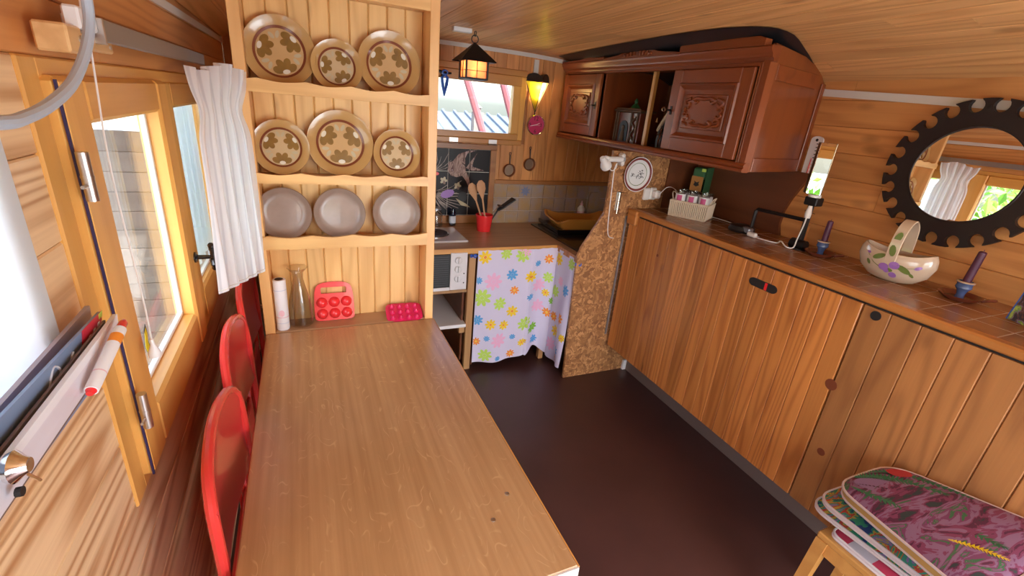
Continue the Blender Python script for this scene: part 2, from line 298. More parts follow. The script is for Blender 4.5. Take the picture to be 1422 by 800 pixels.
M['pictureprint'] = jungle('garden_photo_print', [(0,(.04,.03,.05)),(.42,(.12,.06,.05)),(.48,(.22,.18,.28)),(.54,(.18,.34,.06)),(.60,(.40,.55,.12)),(.66,(.35,.42,.55))], 18, (1,1,1), .2)

# ---------------------------------------------------------------- mesh helpers
class MB:
    def __init__(s): s.v = []; s.f = []; s.m = []; s.T = None; s.uv = {}
    def add(s, vs, fs, mi=0):
        b = len(s.v)
        s.v += [tuple(s.T @ Vector(v)) if s.T is not None else tuple(v) for v in vs]
        for f in fs: s.f.append([b+i for i in f]); s.m.append(mi)
    def box(s, x0, x1, y0, y1, z0, z1, mi=0, bev=0):
        if bev:
            b = min(bev, (x1-x0)*.45, (y1-y0)*.45, (z1-z0)*.45)
            bm = bmesh.new(); bmesh.ops.create_cube(bm, size=1)
            for v in bm.verts: v.co = Vector(((x0+x1)/2+v.co.x*(x1-x0), (y0+y1)/2+v.co.y*(y1-y0), (z0+z1)/2+v.co.z*(z1-z0)))
            bmesh.ops.bevel(bm, geom=list(bm.edges), offset=b, segments=1, affect='EDGES')
            bm.verts.index_update(); s.add([v.co[:] for v in bm.verts], [[v.index for v in f.verts] for f in bm.faces], mi); bm.free(); return
        s.add([(x0,y0,z0),(x1,y0,z0),(x1,y1,z0),(x0,y1,z0),(x0,y0,z1),(x1,y0,z1),(x1,y1,z1),(x0,y1,z1)],
              [(0,3,2,1),(4,5,6,7),(0,1,5,4),(1,2,6,5),(2,3,7,6),(3,0,4,7)], mi)
    def prism(s, poly, a, b, axis='Z', mi=0):
        def P(u, v, w): return {'Z':(u,v,w),'Y':(u,w,v),'X':(w,u,v)}[axis]
        n = len(poly); vs = [P(u,v,a) for u,v in poly]+[P(u,v,b) for u,v in poly]
        s.add(vs, [list(range(n))[::-1], list(range(n,2*n))]+[(i,(i+1)%n,(i+1)%n+n,i+n) for i in range(n)], mi)
    def tube(s, pts, r, n=8, mi=0, closed=False):
        pts = [Vector(p) for p in pts]; k = len(pts); rs = r if isinstance(r, (list,tuple)) else [r]*k
        vs = []; up = None
        for i, p in enumerate(pts):
            a = pts[(i-1) % k] if (closed or i > 0) else p; b = pts[(i+1) % k] if (closed or i < k-1) else p
            t = (b-a).normalized()
            if up is None: up = t.orthogonal().normalized()
            up = (up - t*up.dot(t)); up = up.normalized() if up.length > 1e-6 else t.orthogonal().normalized()
            sd_ = t.cross(up)
            for j in range(n):
                q = 2*PI*j/n; vs.append(p+(up*math.cos(q)+sd_*math.sin(q))*rs[i])
        fs = []
        for i in range(k if closed else k-1):
            for j in range(n): fs.append((i*n+j, i*n+(j+1)%n, ((i+1)%k)*n+(j+1)%n, ((i+1)%k)*n+j))
        if not closed: fs += [tuple(range(n))[::-1], tuple(range((k-1)*n, k*n))]
        s.add(vs, fs, mi)
    def lathe(s, prof, n=24, c=(0,0,0), axis='Z', mi=0, mis=None, close=False):
        def P(r, h, q):
            u, v = r*math.cos(q), r*math.sin(q)
            return {'Z':(c[0]+u,c[1]+v,c[2]+h),'Y':(c[0]+u,c[1]+h,c[2]+v),'X':(c[0]+h,c[1]+u,c[2]+v)}[axis]
        base = []; vs = []
        for r, h in prof:
            if r < 1e-6: base.append((len(vs), 1)); vs.append(P(0,h,0))
            else:
                base.append((len(vs), n)); vs += [P(r,h,2*PI*j/n) for j in range(n)]
        segs = range(len(prof) if close else len(prof)-1)
        for i in segs:
            (a, na), (b, nb) = base[i], base[(i+1) % len(prof)]; fs = []
            for j in range(n):
                q = (j+1) % n
                if na == 1 and nb == 1: continue
                if na == 1: fs.append((a, b+q, b+j))
                elif nb == 1: fs.append((a+j, a+q, b))
                else: fs.append((a+j, a+q, b+q, b+j))
            if i == 0: b0 = len(s.v); s.add(vs, fs, mis[i] if mis else mi)
            else:
                for f in fs: s.f.append([b0+t for t in f]); s.m.append(mis[i] if mis else mi)
    def grid(s, fn, nu, nv, mi=0, th=None):
        vs = [fn(i/nu, j/nv) for j in range(nv+1) for i in range(nu+1)]
        fs = [(j*(nu+1)+i, j*(nu+1)+i+1, (j+1)*(nu+1)+i+1, (j+1)*(nu+1)+i) for j in range(nv) for i in range(nu)]
        s.add(vs, fs, mi)
    def build(s, name, mats, parent=None, loc=(0,0,0), smooth=35, rot=None):
        me = bpy.data.meshes.new(name); me.from_pydata(s.v, [], s.f)
        mats = mats if isinstance(mats, (list,tuple)) else [mats]
        for m in mats: me.materials.append(M[m] if isinstance(m, str) else m)
        if len(mats) > 1: me.polygons.foreach_set('material_index', s.m)
        if smooth:
            me.polygons.foreach_set('use_smooth', [True]*len(me.polygons)); me.set_sharp_from_angle(angle=math.radians(smooth))
        me.update()
        return link(name, me, parent, loc, rot)
def link(name, me, parent=None, loc=(0,0,0), rot=None):
    o = bpy.data.objects.new(name, me); C.objects.link(o); o.parent = parent; o.location = loc
    if rot: o.rotation_euler = rot
    return o
def fixn(o):
    bm = bmesh.new(); bm.from_mesh(o.data); bmesh.ops.recalc_face_normals(bm, faces=bm.faces); bm.to_mesh(o.data); bm.free(); return o
def tag(o, label=None, cat=None, group=None, kind=None):
    if label: o['label'] = label
    if cat: o['category'] = cat
    if group: o['group'] = group
    if kind: o['kind'] = kind
    return o
def thing(name, label, cat, loc=(0,0,0), rot=(0,0,0), group=None):
    o = bpy.data.objects.new(name, None); o.empty_display_size = .05; C.objects.link(o); o.location = loc; o.rotation_euler = rot
    return tag(o, label, cat, group)
def copy_tree(o, parent=None):
    c = o.copy(); C.objects.link(c); c.parent = parent
    for ch in list(o.children): copy_tree(ch, c)
    return c
def one(name, mats, parent, fn, loc=(0,0,0), smooth=35, fix=True):
    b = MB(); fn(b); o = b.build(name, mats, parent, loc, smooth)
    return fixn(o) if fix else o
def bx(name, m, parent, *a, bev=.002, loc=(0,0,0)):
    b = MB(); b.box(*a, bev=bev); return b.build(name, m, parent, loc, 0)
def ell(cx, cy, rx, ry, rot=0, n=14):
    return [(cx+rx*math.cos(2*PI*i/n)*math.cos(rot)-ry*math.sin(2*PI*i/n)*math.sin(rot), cy+rx*math.cos(2*PI*i/n)*math.sin(rot)+ry*math.sin(2*PI*i/n)*math.cos(rot)) for i in range(n)]
def catmull(pts, k=8, closed=False):
    P = [Vector(p) for p in pts]; out = []; n = len(P)
    for i in range(n if closed else n-1):
        p0, p1, p2, p3 = (P[(i-1)%n], P[i], P[(i+1)%n], P[(i+2)%n]) if closed else (P[max(i-1,0)], P[i], P[i+1], P[min(i+2,n-1)])
        for j in range(k):
            t = j/k; out.append(.5*((2*p1)+(-p0+p2)*t+(2*p0-5*p1+4*p2-p3)*t*t+(-p0+3*p1-3*p2+p3)*t**3))
    if not closed: out.append(P[-1])
    return out
def text_part(name, s, size, m, parent, loc, rot, depth=.0006):
    cu = bpy.data.curves.new(name, 'FONT'); cu.body = s; cu.size = size; cu.align_x = 'CENTER'; cu.align_y = 'CENTER'; cu.extrude = depth
    tmp = bpy.data.objects.new(name, cu); C.objects.link(tmp); dg = bpy.context.evaluated_depsgraph_get(); dg.update()
    me = bpy.data.meshes.new_from_object(tmp.evaluated_get(dg)); bpy.data.objects.remove(tmp)
    me.materials.clear(); me.materials.append(M[m]); return link(name, me, parent, loc, rot)
# ================================================================ SETTING
XL, XR, YB, YF = -.35, 2.27, 3.12, -1.2
XC = (XL+XR)/2
def zc(x, y): return 2.01-.14*abs((x-XC)/(XR-XL)*2)**4+.015*(YB-y)
fl = MB(); fl.box(XL-.06, XR+.06, YF-.06, YB+.06, -.05, 0); tag(fl.build('floor', 'linoleum', smooth=0), kind='structure')
def wall(name, boxes, m='darkframe'):
    b = MB()
    for q in boxes: b.box(*q)
    return tag(b.build(name, m, smooth=0), kind='structure')
# openings: left window y .93..2.5, z .87..1.645 ; side window y -.9..0, z .9..1.7
T = .012
WL = wall('wall_left', [(XL-.07,XL-T,YF,YB,0,.87),(XL-.07,XL-T,YF,YB,1.66,2.1),(XL-.07,XL-T,2.5,YB,.87,1.66),(XL-.07,XL-T,.0,.74,.87,1.265),(XL-.07,XL-T,.74,.93,.87,1.66),(XL-.07,XL-T,YF,-.9,.87,1.66)])
WR = wall('wall_right', [(XR+T,XR+.07,YF,YB,0,2.1)])
WB = wall('wall_back', [(XL-.05,XR+.05,YB+T,YB+.07,0,1.41),(XL-.05,XR+.05,YB+T,YB+.07,1.87,2.1),(XL-.05,.44,YB+T,YB+.07,1.41,1.87),(1.42,XR+.05,YB+T,YB+.07,1.41,1.87)])
WF = wall('wall_front', [(XL,.3,YF-.06,YF,0,2.1),(1.8,XR,YF-.06,YF,0,2.1),(.3,1.8,YF-.06,YF,1.85,2.1)], 'pine_x')
cache = {}
def plank(parent, axis, cx, cy, cz, length, width, th, m, normal, g=.0025, name='plank'):
    # board with chamfered long edges; axis = run, normal = facing direction
    key = (axis, normal, round(length,3), round(width,3), round(th,3), m)
    if key not in cache:
        h, wd = length/2-.0006, width/2-.0005
        prof = [(-wd, 0), (-wd, th-g), (-wd+g, th), (wd-g, th), (wd, th-g), (wd, 0)]
        N = {'+X':Vector((1,0,0)),'-X':Vector((-1,0,0)),'-Y':Vector((0,-1,0)),'-Z':Vector((0,0,-1)),'+Z':Vector((0,0,1)),'+Y':Vector((0,1,0))}[normal]
        A = {'X':Vector((1,0,0)),'Y':Vector((0,1,0)),'Z':Vector((0,0,1))}[axis]; W = N.cross(A)
        vs = [tuple(A*s_*h+W*u+N*v) for s_ in (-1,1) for u, v in prof]
        fs = [(0,1,2,3,4,5),(11,10,9,8,7,6)]+[(i,(i+1)%6+6*0,(i+1)%6+6,i+6) for i in range(6)]
        me = bpy.data.meshes.new(name); me.from_pydata(vs, [], fs); me.materials.append(M[m])
        bm = bmesh.new(); bm.from_mesh(me); bmesh.ops.recalc_face_normals(bm, faces=bm.faces); bm.to_mesh(me); bm.free()
        cache[key] = me
    return link(name, cache[key], parent, (cx, cy, cz))
# left wall rows
def row(parent, x, normal, segs, z0, z1, m):
    for a, b in segs: plank(parent, 'Y', x, (a+b)/2, (z0+z1)/2, b-a, z1-z0, T, m, normal)
for i in range(7):
    z0, z1 = .87*i/7, .87*(i+1)/7; j = [1.9,.35,2.3,.2,2.6,.1,2.9][i]
    row(WL, XL-T, '+X', [(YF, j), (j, YB)], z0, z1, 'left')
for i in range(6):
    z0, z1 = .87+.79*i/6, .87+.79*(i+1)/6
    row(WL, XL-T, '+X', [(0 if i < 3 else .74, .93)], z0, z1, 'left'); row(WL, XL-T, '+X', [(2.5, YB)], z0, z1, 'pine_y'); row(WL, XL-T, '+X', [(YF, -.9)], z0, z1, 'pine_y')
row(WL, XL-T, '+X', [(YF, 1.24), (1.24, YB)], 1.66, 1.745, 'pine_y'); row(WL, XL-T, '+X', [(YF, .85), (.85, YB)], 1.745, 1.83, 'pine_y'); row(WL, XL-T, '+X', [(YF, 1.9), (1.9, YB)], 1.83, 1.90, 'pine_y')
# right wall rows
for i in range(17):
    z0 = .01+i*.1125; j = [1.2,.35,1.75,.75,1.45,.55][i % 6]
    row(WR, XR+T, '-X', [(YF, j), (j, YB)], z0, z0+.1125, 'pine_y')
# back wall boards, interrupted by the window and the tiled splashback
x = XL; k = 0
while x < XR-.01:
    wd = min(.0903, XR-x); a, b = x, x+wd
    segs = [(0, .84)] if 1 else []
    if b <= .445 or a >= 1.415: segs = [(0, 2.03)]
    else: segs = [(0, 1.41), (1.87, 2.03)]
    for s0, s1 in segs: plank(WB, 'Z', (a+b)/2, YB+T, (s0+s1)/2, s1-s0, wd, T, 'pine_z', '-Y')
    x += wd; k += 1
# ceiling: backing shell and boards
ce = MB(); NX = 36
xs = [XL-.05+(XR-XL+.1)*i/NX for i in range(NX+1)]
vs = []
for y in (YF-.06, YB+.06):
    for xx in xs:
        t = max(XL, min(XR, xx)); vs.append((xx, y, zc(t, y)+.004)); 
    for xx in xs:
        t = max(XL, min(XR, xx)); vs.append((xx, y, zc(t, y)+.05))
n = NX+1; fs = []
for i in range(NX):
    fs += [(i,i+1,2*n+i+1,2*n+i),(n+i,3*n+i,3*n+i+1,n+i+1),(i,n+i,n+i+1,i+1),(2*n+i,2*n+i+1,3*n+i+1,3*n+i)]
ce.add(vs, fs); CE = tag(ce.build('ceiling', 'ceil', smooth=0), kind='structure')
arc = [(XL, zc(XL, YB))]; S = [0]
for i in range(1, 401):
    xx = XL+(XR-XL)*i/400; arc.append((xx, zc(xx, YB))); S.append(S[-1]+math.dist(arc[-1], arc[-2]))
def at_s(s):
    for i in range(1, 401):
        if S[i] >= s: t = (s-S[i-1])/(S[i]-S[i-1]); return (arc[i-1][0]+(arc[i][0]-arc[i-1][0])*t, arc[i-1][1]+(arc[i][1]-arc[i-1][1])*t)
    return arc[-1]
nb = 29
for i in range(nb):
    a = at_s(S[-1]*i/nb+.0006); b = at_s(S[-1]*(i+1)/nb-.0006)
    d = Vector((b[0]-a[0], b[1]-a[1])).normalized(); nrm = Vector((d.y, -d.x)); g = .002; j = [.9,2.1,.2,1.5,2.7,1.1][i % 6]
    if nrm.y > 0: nrm = -nrm
    A, B = Vector(a), Vector(b)
    prof = [A, A+nrm*(.008-g), A+d*g+nrm*.008, B-d*g+nrm*.008, B+nrm*(.008-g), B]
    for y0, y1 in ((YF, j), (j, YB)):
        b_ = MB(); b_.add([(p.x, y, p.y+.015*(YB-y)) for y in (y0+.0005, y1-.0005) for p in prof], [(0,1,2,3,4,5),(11,10,9,8,7,6)]+[(q,(q+1)%6,(q+1)%6+6,q+6) for q in range(6)])
        fixn(b_.build('plank', 'ceil', CE, smooth=0))
# trims
t1 = MB(); t1.add([(XR-.006,y,z) for y,z in ((-1.1,1.715),(3.1,1.935),(3.1,1.905),(-1.1,1.683))]+[(XR+.001,y,z) for y,z in ((-1.1,1.715),(3.1,1.935),(3.1,1.905),(-1.1,1.683))],
    [(0,1,2,3),(7,6,5,4),(0,4,5,1),(1,5,6,2),(2,6,7,3),(3,7,4,0)]); 
tr1 = tag(fixn(t1.build('trim_1', 'trimwhite', smooth=0)), kind='structure')
t2 = MB(); t2.box(XL-.001, XL+.007, -1.1, 3.1, 1.833, 1.857); tag(t2.build('trim_2', 'trimwhite', smooth=0), kind='structure')
t3 = MB(); pts = [(XL+.05+(XR-XL-.1)*i/30) for i in range(31)]
t3.prism([(x_, zc(x_, YB)-.012) for x_ in pts]+[(x_, zc(x_, YB)-.036) for x_ in pts[::-1]], YB-.007, YB+.001, 'Y'); tag(fixn(t3.build('trim_3', 'trimwhite', smooth=0)), kind='structure')
t4 = MB(); t4.box(1.475, 1.51, YB-.006, YB+.001, 1.86, 1.962); tag(t4.build('trim_4', 'trimwhite', smooth=0), kind='structure')

# ---- window_1: golden wooden casement in the left wall
W1 = tag(bpy.data.objects.new('window_1', None), kind='structure'); C.objects.link(W1); W1.location = (XL, .93, .87)
def w1(name, m, *a, bev=.003): 
    b = MB(); b.box(a[0]-XL, a[1]-XL, a[2]-.93, a[3]-.93, a[4]-.87, a[5]-.87, bev=bev); return b.build(name, m, W1, smooth=0)
w1('frame_rail', 'frame_y', XL-.07, XL+.004, .954, 2.46, 1.63, 1.66); w1('frame_rail', 'frame_y', XL-.07, XL+.004, .954, 2.46, .85, .885)
w1('frame_stile', 'frame_z', XL-.07, XL+.0045, .90, .955, .85, 1.66); w1('frame_stile', 'frame_z', XL-.07, XL+.0045, 2.455, 2.505, .85, 1.66)
def sash(y0, y1, x0, x1, hl, hr):
    s = bpy.data.objects.new('sash', None); C.objects.link(s); s.parent = W1
    def sb(nm, m, *a, bev=.008):
        b = MB(); b.box(a[0]-XL, a[1]-XL, a[2]-.93, a[3]-.93, a[4]-.87, a[5]-.87, bev=bev); return b.build(nm, m, s, smooth=0)
    sb('stile', 'frame_z', x0, x1, y0, y0+hl, .875, 1.635); sb('stile', 'frame_z', x0, x1, y1-hr, y1, .875, 1.635)
    sb('rail', 'frame_y', x0, x1-.001, y0+hl, y1-hr, .875, .985); sb('rail', 'frame_y', x0, x1-.001, y0+hl, y1-hr, 1.56, 1.635)
    sb('glazing_bead', 'white', x0+.008, x0+.022, y0+hl-.001, y1-hr+.001, .985, .995, bev=.002)
    sb('glazing_bead', 'trimwhite', x0+.008, x0+.022, y1-hr-.010, y1-hr+.001, .985, 1.56, bev=.002)
    sb('pane', 'pane', x0+.012, x0+.016, y0+hl-.003, y1-hr+.003, .982, 1.563, bev=0)
    return s
s1 = sash(.957, 1.63, XL-.035, XL+.022, .105, .095)
s2 = sash(1.64, 2.44, XL-.035, XL+.008, .11, .08)
g = MB(); g.box(.019, .0225, .0245, .0285, .01, .76); g.build('gasket', 'gasket', W1, smooth=0)
for z in (1.49, 1.045):
    def h(b, z=z):
        b.tube([(.036, .012, z-.87-.038), (.036, .012, z-.87+.038)], .0085, 12); b.tube([(.036,.012,z-.87-.002),(.036,.012,z-.87+.002)], .0092, 12); b.tube([(.036,.0,z-.87-.012),(.036,-.016,z-.87-.012)], .003, 6)
    one('hinge', 'steel', W1, h)
def hd(b):
    T0 = (.020, 1.62-.93, 1.135-.87)
    b.lathe([(0,.0),(.017,.0),(.017,.006),(.009,.010)], 14, T0, 'X')
    b.tube([(T0[0], T0[1], T0[2]), (T0[0]+.05, T0[1], T0[2])], [.008,.006], 8)
    pts = [(T0[0]+.05+.002*math.sin(i*.9), T0[1]+.004*math.cos(i*1.1), T0[2]-.042+.084*i/14) for i in range(15)]; b.tube(pts, [.0075+.0016*(i%2) for i in range(15)], 7)
one('handle', 'blackgloss', W1, hd)
# ---- window_2 in the back wall
W2 = tag(bpy.data.objects.new('window_2', None), kind='structure'); C.objects.link(W2); W2.location = (.44, YB, 1.41)
def w2(name, m, *a, bev=.004):
    b = MB(); b.box(a[0]-.44, a[1]-.44, a[2]-YB, a[3]-YB, a[4]-1.41, a[5]-1.41, bev=bev); return b.build(name, m, W2, smooth=0)
for a in ((.43,1.43,1.845,1.885),(.43,1.43,1.40,1.435)): w2('frame_rail', 'frame_x', a[0], a[1], YB-.012, YB+.07, a[2], a[3])
for a in ((.43,.465),(1.39,1.43)): w2('frame_stile', 'frame_z', a[0], a[1], YB-.011, YB+.07, 1.435, 1.845)
for a in ((.465,1.39,1.785,1.845),(.465,1.39,1.435,1.477)): w2('sash_rail', 'frame_x', a[0], a[1], YB-.022, YB+.03, a[2], a[3])
for a in ((.465,.52),(1.334,1.39)): w2('sash_stile', 'frame_z', a[0], a[1], YB-.0215, YB+.03, 1.477, 1.785)
w2('pane', 'pane', .515, 1.338, YB+.006, YB+.010, 1.473, 1.79, bev=0)
for x_ in (.93, 1.21):
    def h(b, x_=x_): b.tube([(x_-.03-.44,-.018,-.012),(x_+.03-.44,-.018,-.012)], .006, 8); b.box(x_-.03-.44,x_+.03-.44,-.014,-.008,-.02,.02)
    one('hinge', 'steel', W2, h)
def lt(b): b.lathe([(0,-.03),(.014,-.03),(.014,-.022),(0,-.022)], 12, (.84-.44, 0, 1.81-1.41), 'Y'); b.tube([(.80-.44,-.04,.415),(.84-.44,-.045,.40),(.89-.44,-.04,.405)], [.007,.010,.006], 8)
one('latch', 'iron', W2, lt)

# ---------------------------------------------------------------- outside
tag(bx('ground', 'grass', None, -90, 90, -60, 120, -.9, -.85, bev=0), kind='structure')
SH = thing('plank_screen', 'weathered grey plank screen standing outside beyond the left window', 'screen', (-.45, 2.62, -.1))
for z_ in range(17):
    plank(SH, 'X', -.44, 0, z_*.0887+.046, .84, .0882, .02, 'shadewood', '-Y', name='board')
one('post', 'shadewood', SH, lambda b: b.box(-.86,-.80,.003,.05,-.75,1.50))
BLK = thing('blocker_board', 'unseen flat wooden canopy over the left window outside', 'blocker', (-.44, 1.0, 2.02))  # unseen board, added only to cast shade on the upper plank screen
bx('board', 'shadewood', BLK, -.62, .02, .86, 1.60, 0, .03, bev=0)
RO = thing('neighbouring_shed', 'low shed with grey-blue sheet roof outside the back window', 'shed', (1.6, 6.8, -.85))
def rf(b):
    for i in range(26):
        x0 = -2.6+i*.2; b.add([(x0,-1.0,1.75),(x0+.16,-1.0,1.75),(x0+.16,1.2,2.34),(x0,1.2,2.34)], [(0,1,2,3)]); b.box(x0+.15,x0+.2,-1.0,-.98,1.74,1.78)
        b.add([(x0+.16,-1.0,1.79),(x0+.2,-1.0,1.79),(x0+.2,1.2,2.38),(x0+.16,1.2,2.38)], [(0,1,2,3)]); b.add([(x0+.16,-1.0,1.75),(x0+.16,-1.0,1.79),(x0+.16,1.2,2.38),(x0+.16,1.2,2.34)], [(0,1,2,3)])
one('roof', 'roofout', RO, rf, fix=False); bx('wall', 'shadewood', RO, -2.5, 2.5, -.9, 1.1, 0, 1.74, bev=0)
one('chimney', 'shadewood', RO, lambda b: (b.box(.52,.66,-.62,-.5,1.8,2.40), b.lathe([(.04,2.40),(.04,2.45),(.06,2.455),(0,2.50)], 10, (.59,-.56,0))))
for i, (x_, dx) in enumerate(((2.725, 1.567), (3.09, 1.51))):
    p = one('slanting_pole', 'pole', None, lambda b: b.tube([(0,0,0),(-dx,0,3.85)], .04, 8), loc=(x_, 5.0, -.85))
    tag(p, ['left one of the faded red poles seen slanting outside the back window', 'right one of the faded red poles seen slanting outside the back window'][i], 'pole')
def shrub(loc, s, label, seed):
    r = random.Random(seed); t = thing('leafy_shrub', label, 'shrub', loc)
    b = MB()
    for i in range(1500):
        th, ph = r.uniform(0, 2*PI), math.acos(r.uniform(-1, 1)); R_ = s*(.55+.45*r.random()**.5)
        p = Vector((R_*math.sin(ph)*math.cos(th), R_*math.sin(ph)*math.sin(th), s*1.25+R_*math.cos(ph)*1.25)); q = Euler((r.uniform(0,6),r.uniform(0,6),r.uniform(0,6))).to_matrix(); l = r.uniform(.05,.10)
        b.add([p+q@Vector(v)*l for v in ((-1,0,0),(0,-.45,.1),(1,0,0),(0,.45,.1))], [(0,1,2,3)], i % 2)
    o = b.build('foliage', ['leaf','leaf2'], t, smooth=0); o['kind'] = 'stuff'
    one('stem', 'bark', t, lambda b: b.tube([(0,0,0),(.05,0,s*1.3)], [.06,.03], 8))
shrub((-2.6, 1.9, -.85), 1.05, 'bright green shrub reflected in the round mirror, nearer one', 1)
shrub((-5.6, 3.6, -.85), 1.4, 'tall green shrub reflected in the round mirror, farther one', 2)
# ================================================================ LARGE FURNITURE
# ---- table
TB = thing('dining_table', 'long oak veneered table with a pale edge band, against the plate dresser', 'table', (.15, 1.18, 0))
bx('tabletop', 'oak', TB, -.33, .33, -.623, .634, .722, .75, bev=.003)
bx('edge_band', 'trimwhite', TB, -.33, .33, -.6265, -.623, .722, .748, bev=0)
bx('edge_band', 'stool', TB, .33, .333, -.623, .634, .722, .748, bev=0)
for sx in (-1, 1):
    for sy in (-1, 1): bx('leg', 'postwood', TB, sx*.27-.022, sx*.27+.022, sy*.55-.022, sy*.55+.022, 0, .722)
bx('apron', 'postwood', TB, -.26, .26, -.56, -.54, .65, .722); bx('apron', 'postwood', TB, -.26, .26, .54, .56, .65, .722)
for x_, y_ in ((.409,.788),(.348,.726)):
    one('screw', 'steel', TB, lambda b: b.lathe([(0,.0012),(.003,.0014),(.0058,.0008),(.006,0)], 12), loc=(x_-.15, y_-1.18, .75))
# ---- plate dresser
DX0, DX1, DY0, DY1 = -.181, .479, 1.820, 1.945
D = thing('plate_dresser', 'pale pine wall dresser with scalloped plate shelves at the table end', 'dresser', (.149, 1.82, 0))
def dx(name, m, *a, bev=.002):
    b = MB(); b.box(a[0]-.149, a[1]-.149, a[2]-1.82, a[3]-1.82, a[4], a[5], bev=bev); return b.build(name, m, D, smooth=0)
ztop = 1.985
dx('side_panel', 'dress_p', DX0, DX0+.035, DY0, DY1, 0, ztop); dx('side_panel', 'dress_p', DX1-.035, DX1, DY0, DY1, 0, ztop)
dx('top_board', 'dress_x', DX0+.035, DX1-.035, DY0+.004, DY1, 1.945, 1.965)
nbp = 9; wdp = (DX1-DX0-.07)/nbp
for i in range(nbp): plank(D, 'Z', DX0+.035+wdp*(i+.5)-.149, DY1-1.82-.002, .98, 1.93, wdp, .012, 'dress', '-Y', g=.004)
dx('back_board', 'dress_p', DX0, DX1, DY1, DY1+.008, 0, ztop, bev=0)
dx('base_board', 'worktop', DX0+.035, DX1-.035, DY0+.0, DY1-.014, .727, .751)
def lip(zl, zt, ph, amp=.0085):
    n = 60; a, b_ = DX0+.02, DX1-.034
    top = []
    for i in range(n+1):
        x_ = a+(b_-a)*i/n; u = (x_-a)/(b_-a)*4.2+ph; f = u-math.floor(u); top.append((x_-.149, zt+amp*(1-abs(2*f-1))**1.5-amp*.5))
    return [(a-.149, zl), (b_-.149, zl)]+top[::-1]
for z_, l0, l1, ph in ((1.643, 1.632, 1.664, .2), (1.352, 1.338, 1.365, .45), (1.112, 1.098, 1.138, .3)):
    s_ = dx('shelf', 'dress_x', DX0+.035, DX1-.035, DY0, DY1-.014, z_-.018, z_)
    one('scalloped_lip', 'dress_x', s_, lambda b: b.prism(lip(l0-.006, l1, ph), -.012, 0, 'Y'), smooth=0)
one('cove_trim', 'dress_x', D, lambda b: b.prism([(DX0+.035-.149+.59*i/40, 1.937) for i in range(41)]+[(DX1-.035-.149,1.975),(DX0+.035-.149,1.975)], .0, .014, 'Y'), smooth=0)

# ---- lower cupboard with fold-down board front
CU = thing('board_fronted_cupboard', 'long low varnished pine cupboard under the right-hand ledge', 'cupboard', (1.79, 1.0, 0))
for (y0, y1, nn, mm, nm) in ((.865, 2.215, 19, 'cup', 'front_panel'), (-.20, .860, 12, 'cup2', 'front_panel')):
    pn = bpy.data.objects.new(nm, None); C.objects.link(pn); pn.parent = CU
    b = MB(); b.box(.005, .012, y0-1.0, y1-1.0, .25, 1.10); pn_b = b.build('panel_backing', 'darkboard', pn, smooth=0)
    wd = (y1-y0)/nn
    for i in range(nn):
        plank(pn, 'Z', .004, y0+wd*(i+.5)-1.0, (.232+1.112)/2, .88, wd, .014, mm, '-X', g=.003, name='board')
def slot(b):
    pr = ell(0, 0, .026, .026, n=20); P = [(p[0]+(.048 if p[0] > 0 else -.048), p[1]) for p in pr]; b.prism([(y_*.95, z_*.72) for y_, z_ in P], -.0125, -.0095, 'X')
one('hand_slot', 'black', CU, slot, loc=(0, .254, 1.030), smooth=0)
one('red_catch', 'redplastic', CU, lambda b: b.box(-.0135, -.0125, -.006, .006, -.016, .016), loc=(0, .238, 1.030))
one('finger_hole', 'black', CU, lambda b: b.lathe([(0,-.012),(.017,-.012),(.017,-.0098)], 20, axis='X'), loc=(0, -.186, 1.088))
CU_p = bx('plinth', 'kick', CU, .19, .21, -1.2, 1.235, 0, .24)
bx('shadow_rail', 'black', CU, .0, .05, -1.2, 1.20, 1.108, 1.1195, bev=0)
bx('top_frame', 'darkboard', CU, .05, .47, -1.2, 1.22, 1.09, 1.108, bev=0)
for (y_, z_, r_) in ((.865,.775,.022),(.81,.50,.015),(1.92,.95,.008)):
    one('knot', 'band', CU, lambda b: b.lathe([(0,-.0108),(r_,-.0104),(r_*1.05,-.0095)], 16, axis='X'), loc=(0, y_-1.0, z_))
LE = thing('ledge', 'long varnished ledge with brown tiles above the board-fronted cupboard', 'worktop', (1.775, .99, 1.12))
bx('front_edge', 'ledge', LE, 0, .045, -1.2, 1.215, .0, .03, bev=.006)
bx('core', 'grout', LE, .045, XR-T-1.775-.001, -1.2, 1.235, .0, .0268, bev=0)
for i in range(4):
    for j in range(24):
        y_ = 1.235-.1*(j+.5)
        plank(LE, 'Y', .045+.1125*(i+.5), y_, .0215, .097, .1095, .006, 'tilebrown', '+Z', g=.0015, name='tile')
bx('corner_block', 'ledge', LE, -.012, .03, 1.15, 1.235, -.06, .028, bev=.006)

# ---- OSB end panel
OS = one('osb_partition', 'osb', None, lambda b: b.prism([(1.49,0),(1.985,0),(1.985,.235),(2.02,1.147),(2.02,1.473),(1.606,1.473),(1.614,1.265),(1.612,1.12),(1.484,.905),(1.466,.85)], 2.242, 2.26, 'Y'), smooth=0)
tag(OS, 'tall chipboard-like OSB panel with a stepped edge, between kitchen corner and cupboard', 'panel')
st = bx('metal_angle', 'alu', None, 0, .012, 0, .006, 0, .80, bev=0, loc=(1.762, 2.232, .30)); tag(st, 'thin grey metal strip up the right edge of the OSB panel', 'metal strip')
bx_ = bx('white_block', 'white', None, 0, .03, 0, .02, 0, .075, loc=(1.955, 2.218, 0)); tag(bx_, 'small white block on the floor in the corner between OSB panel and cupboard', 'block')
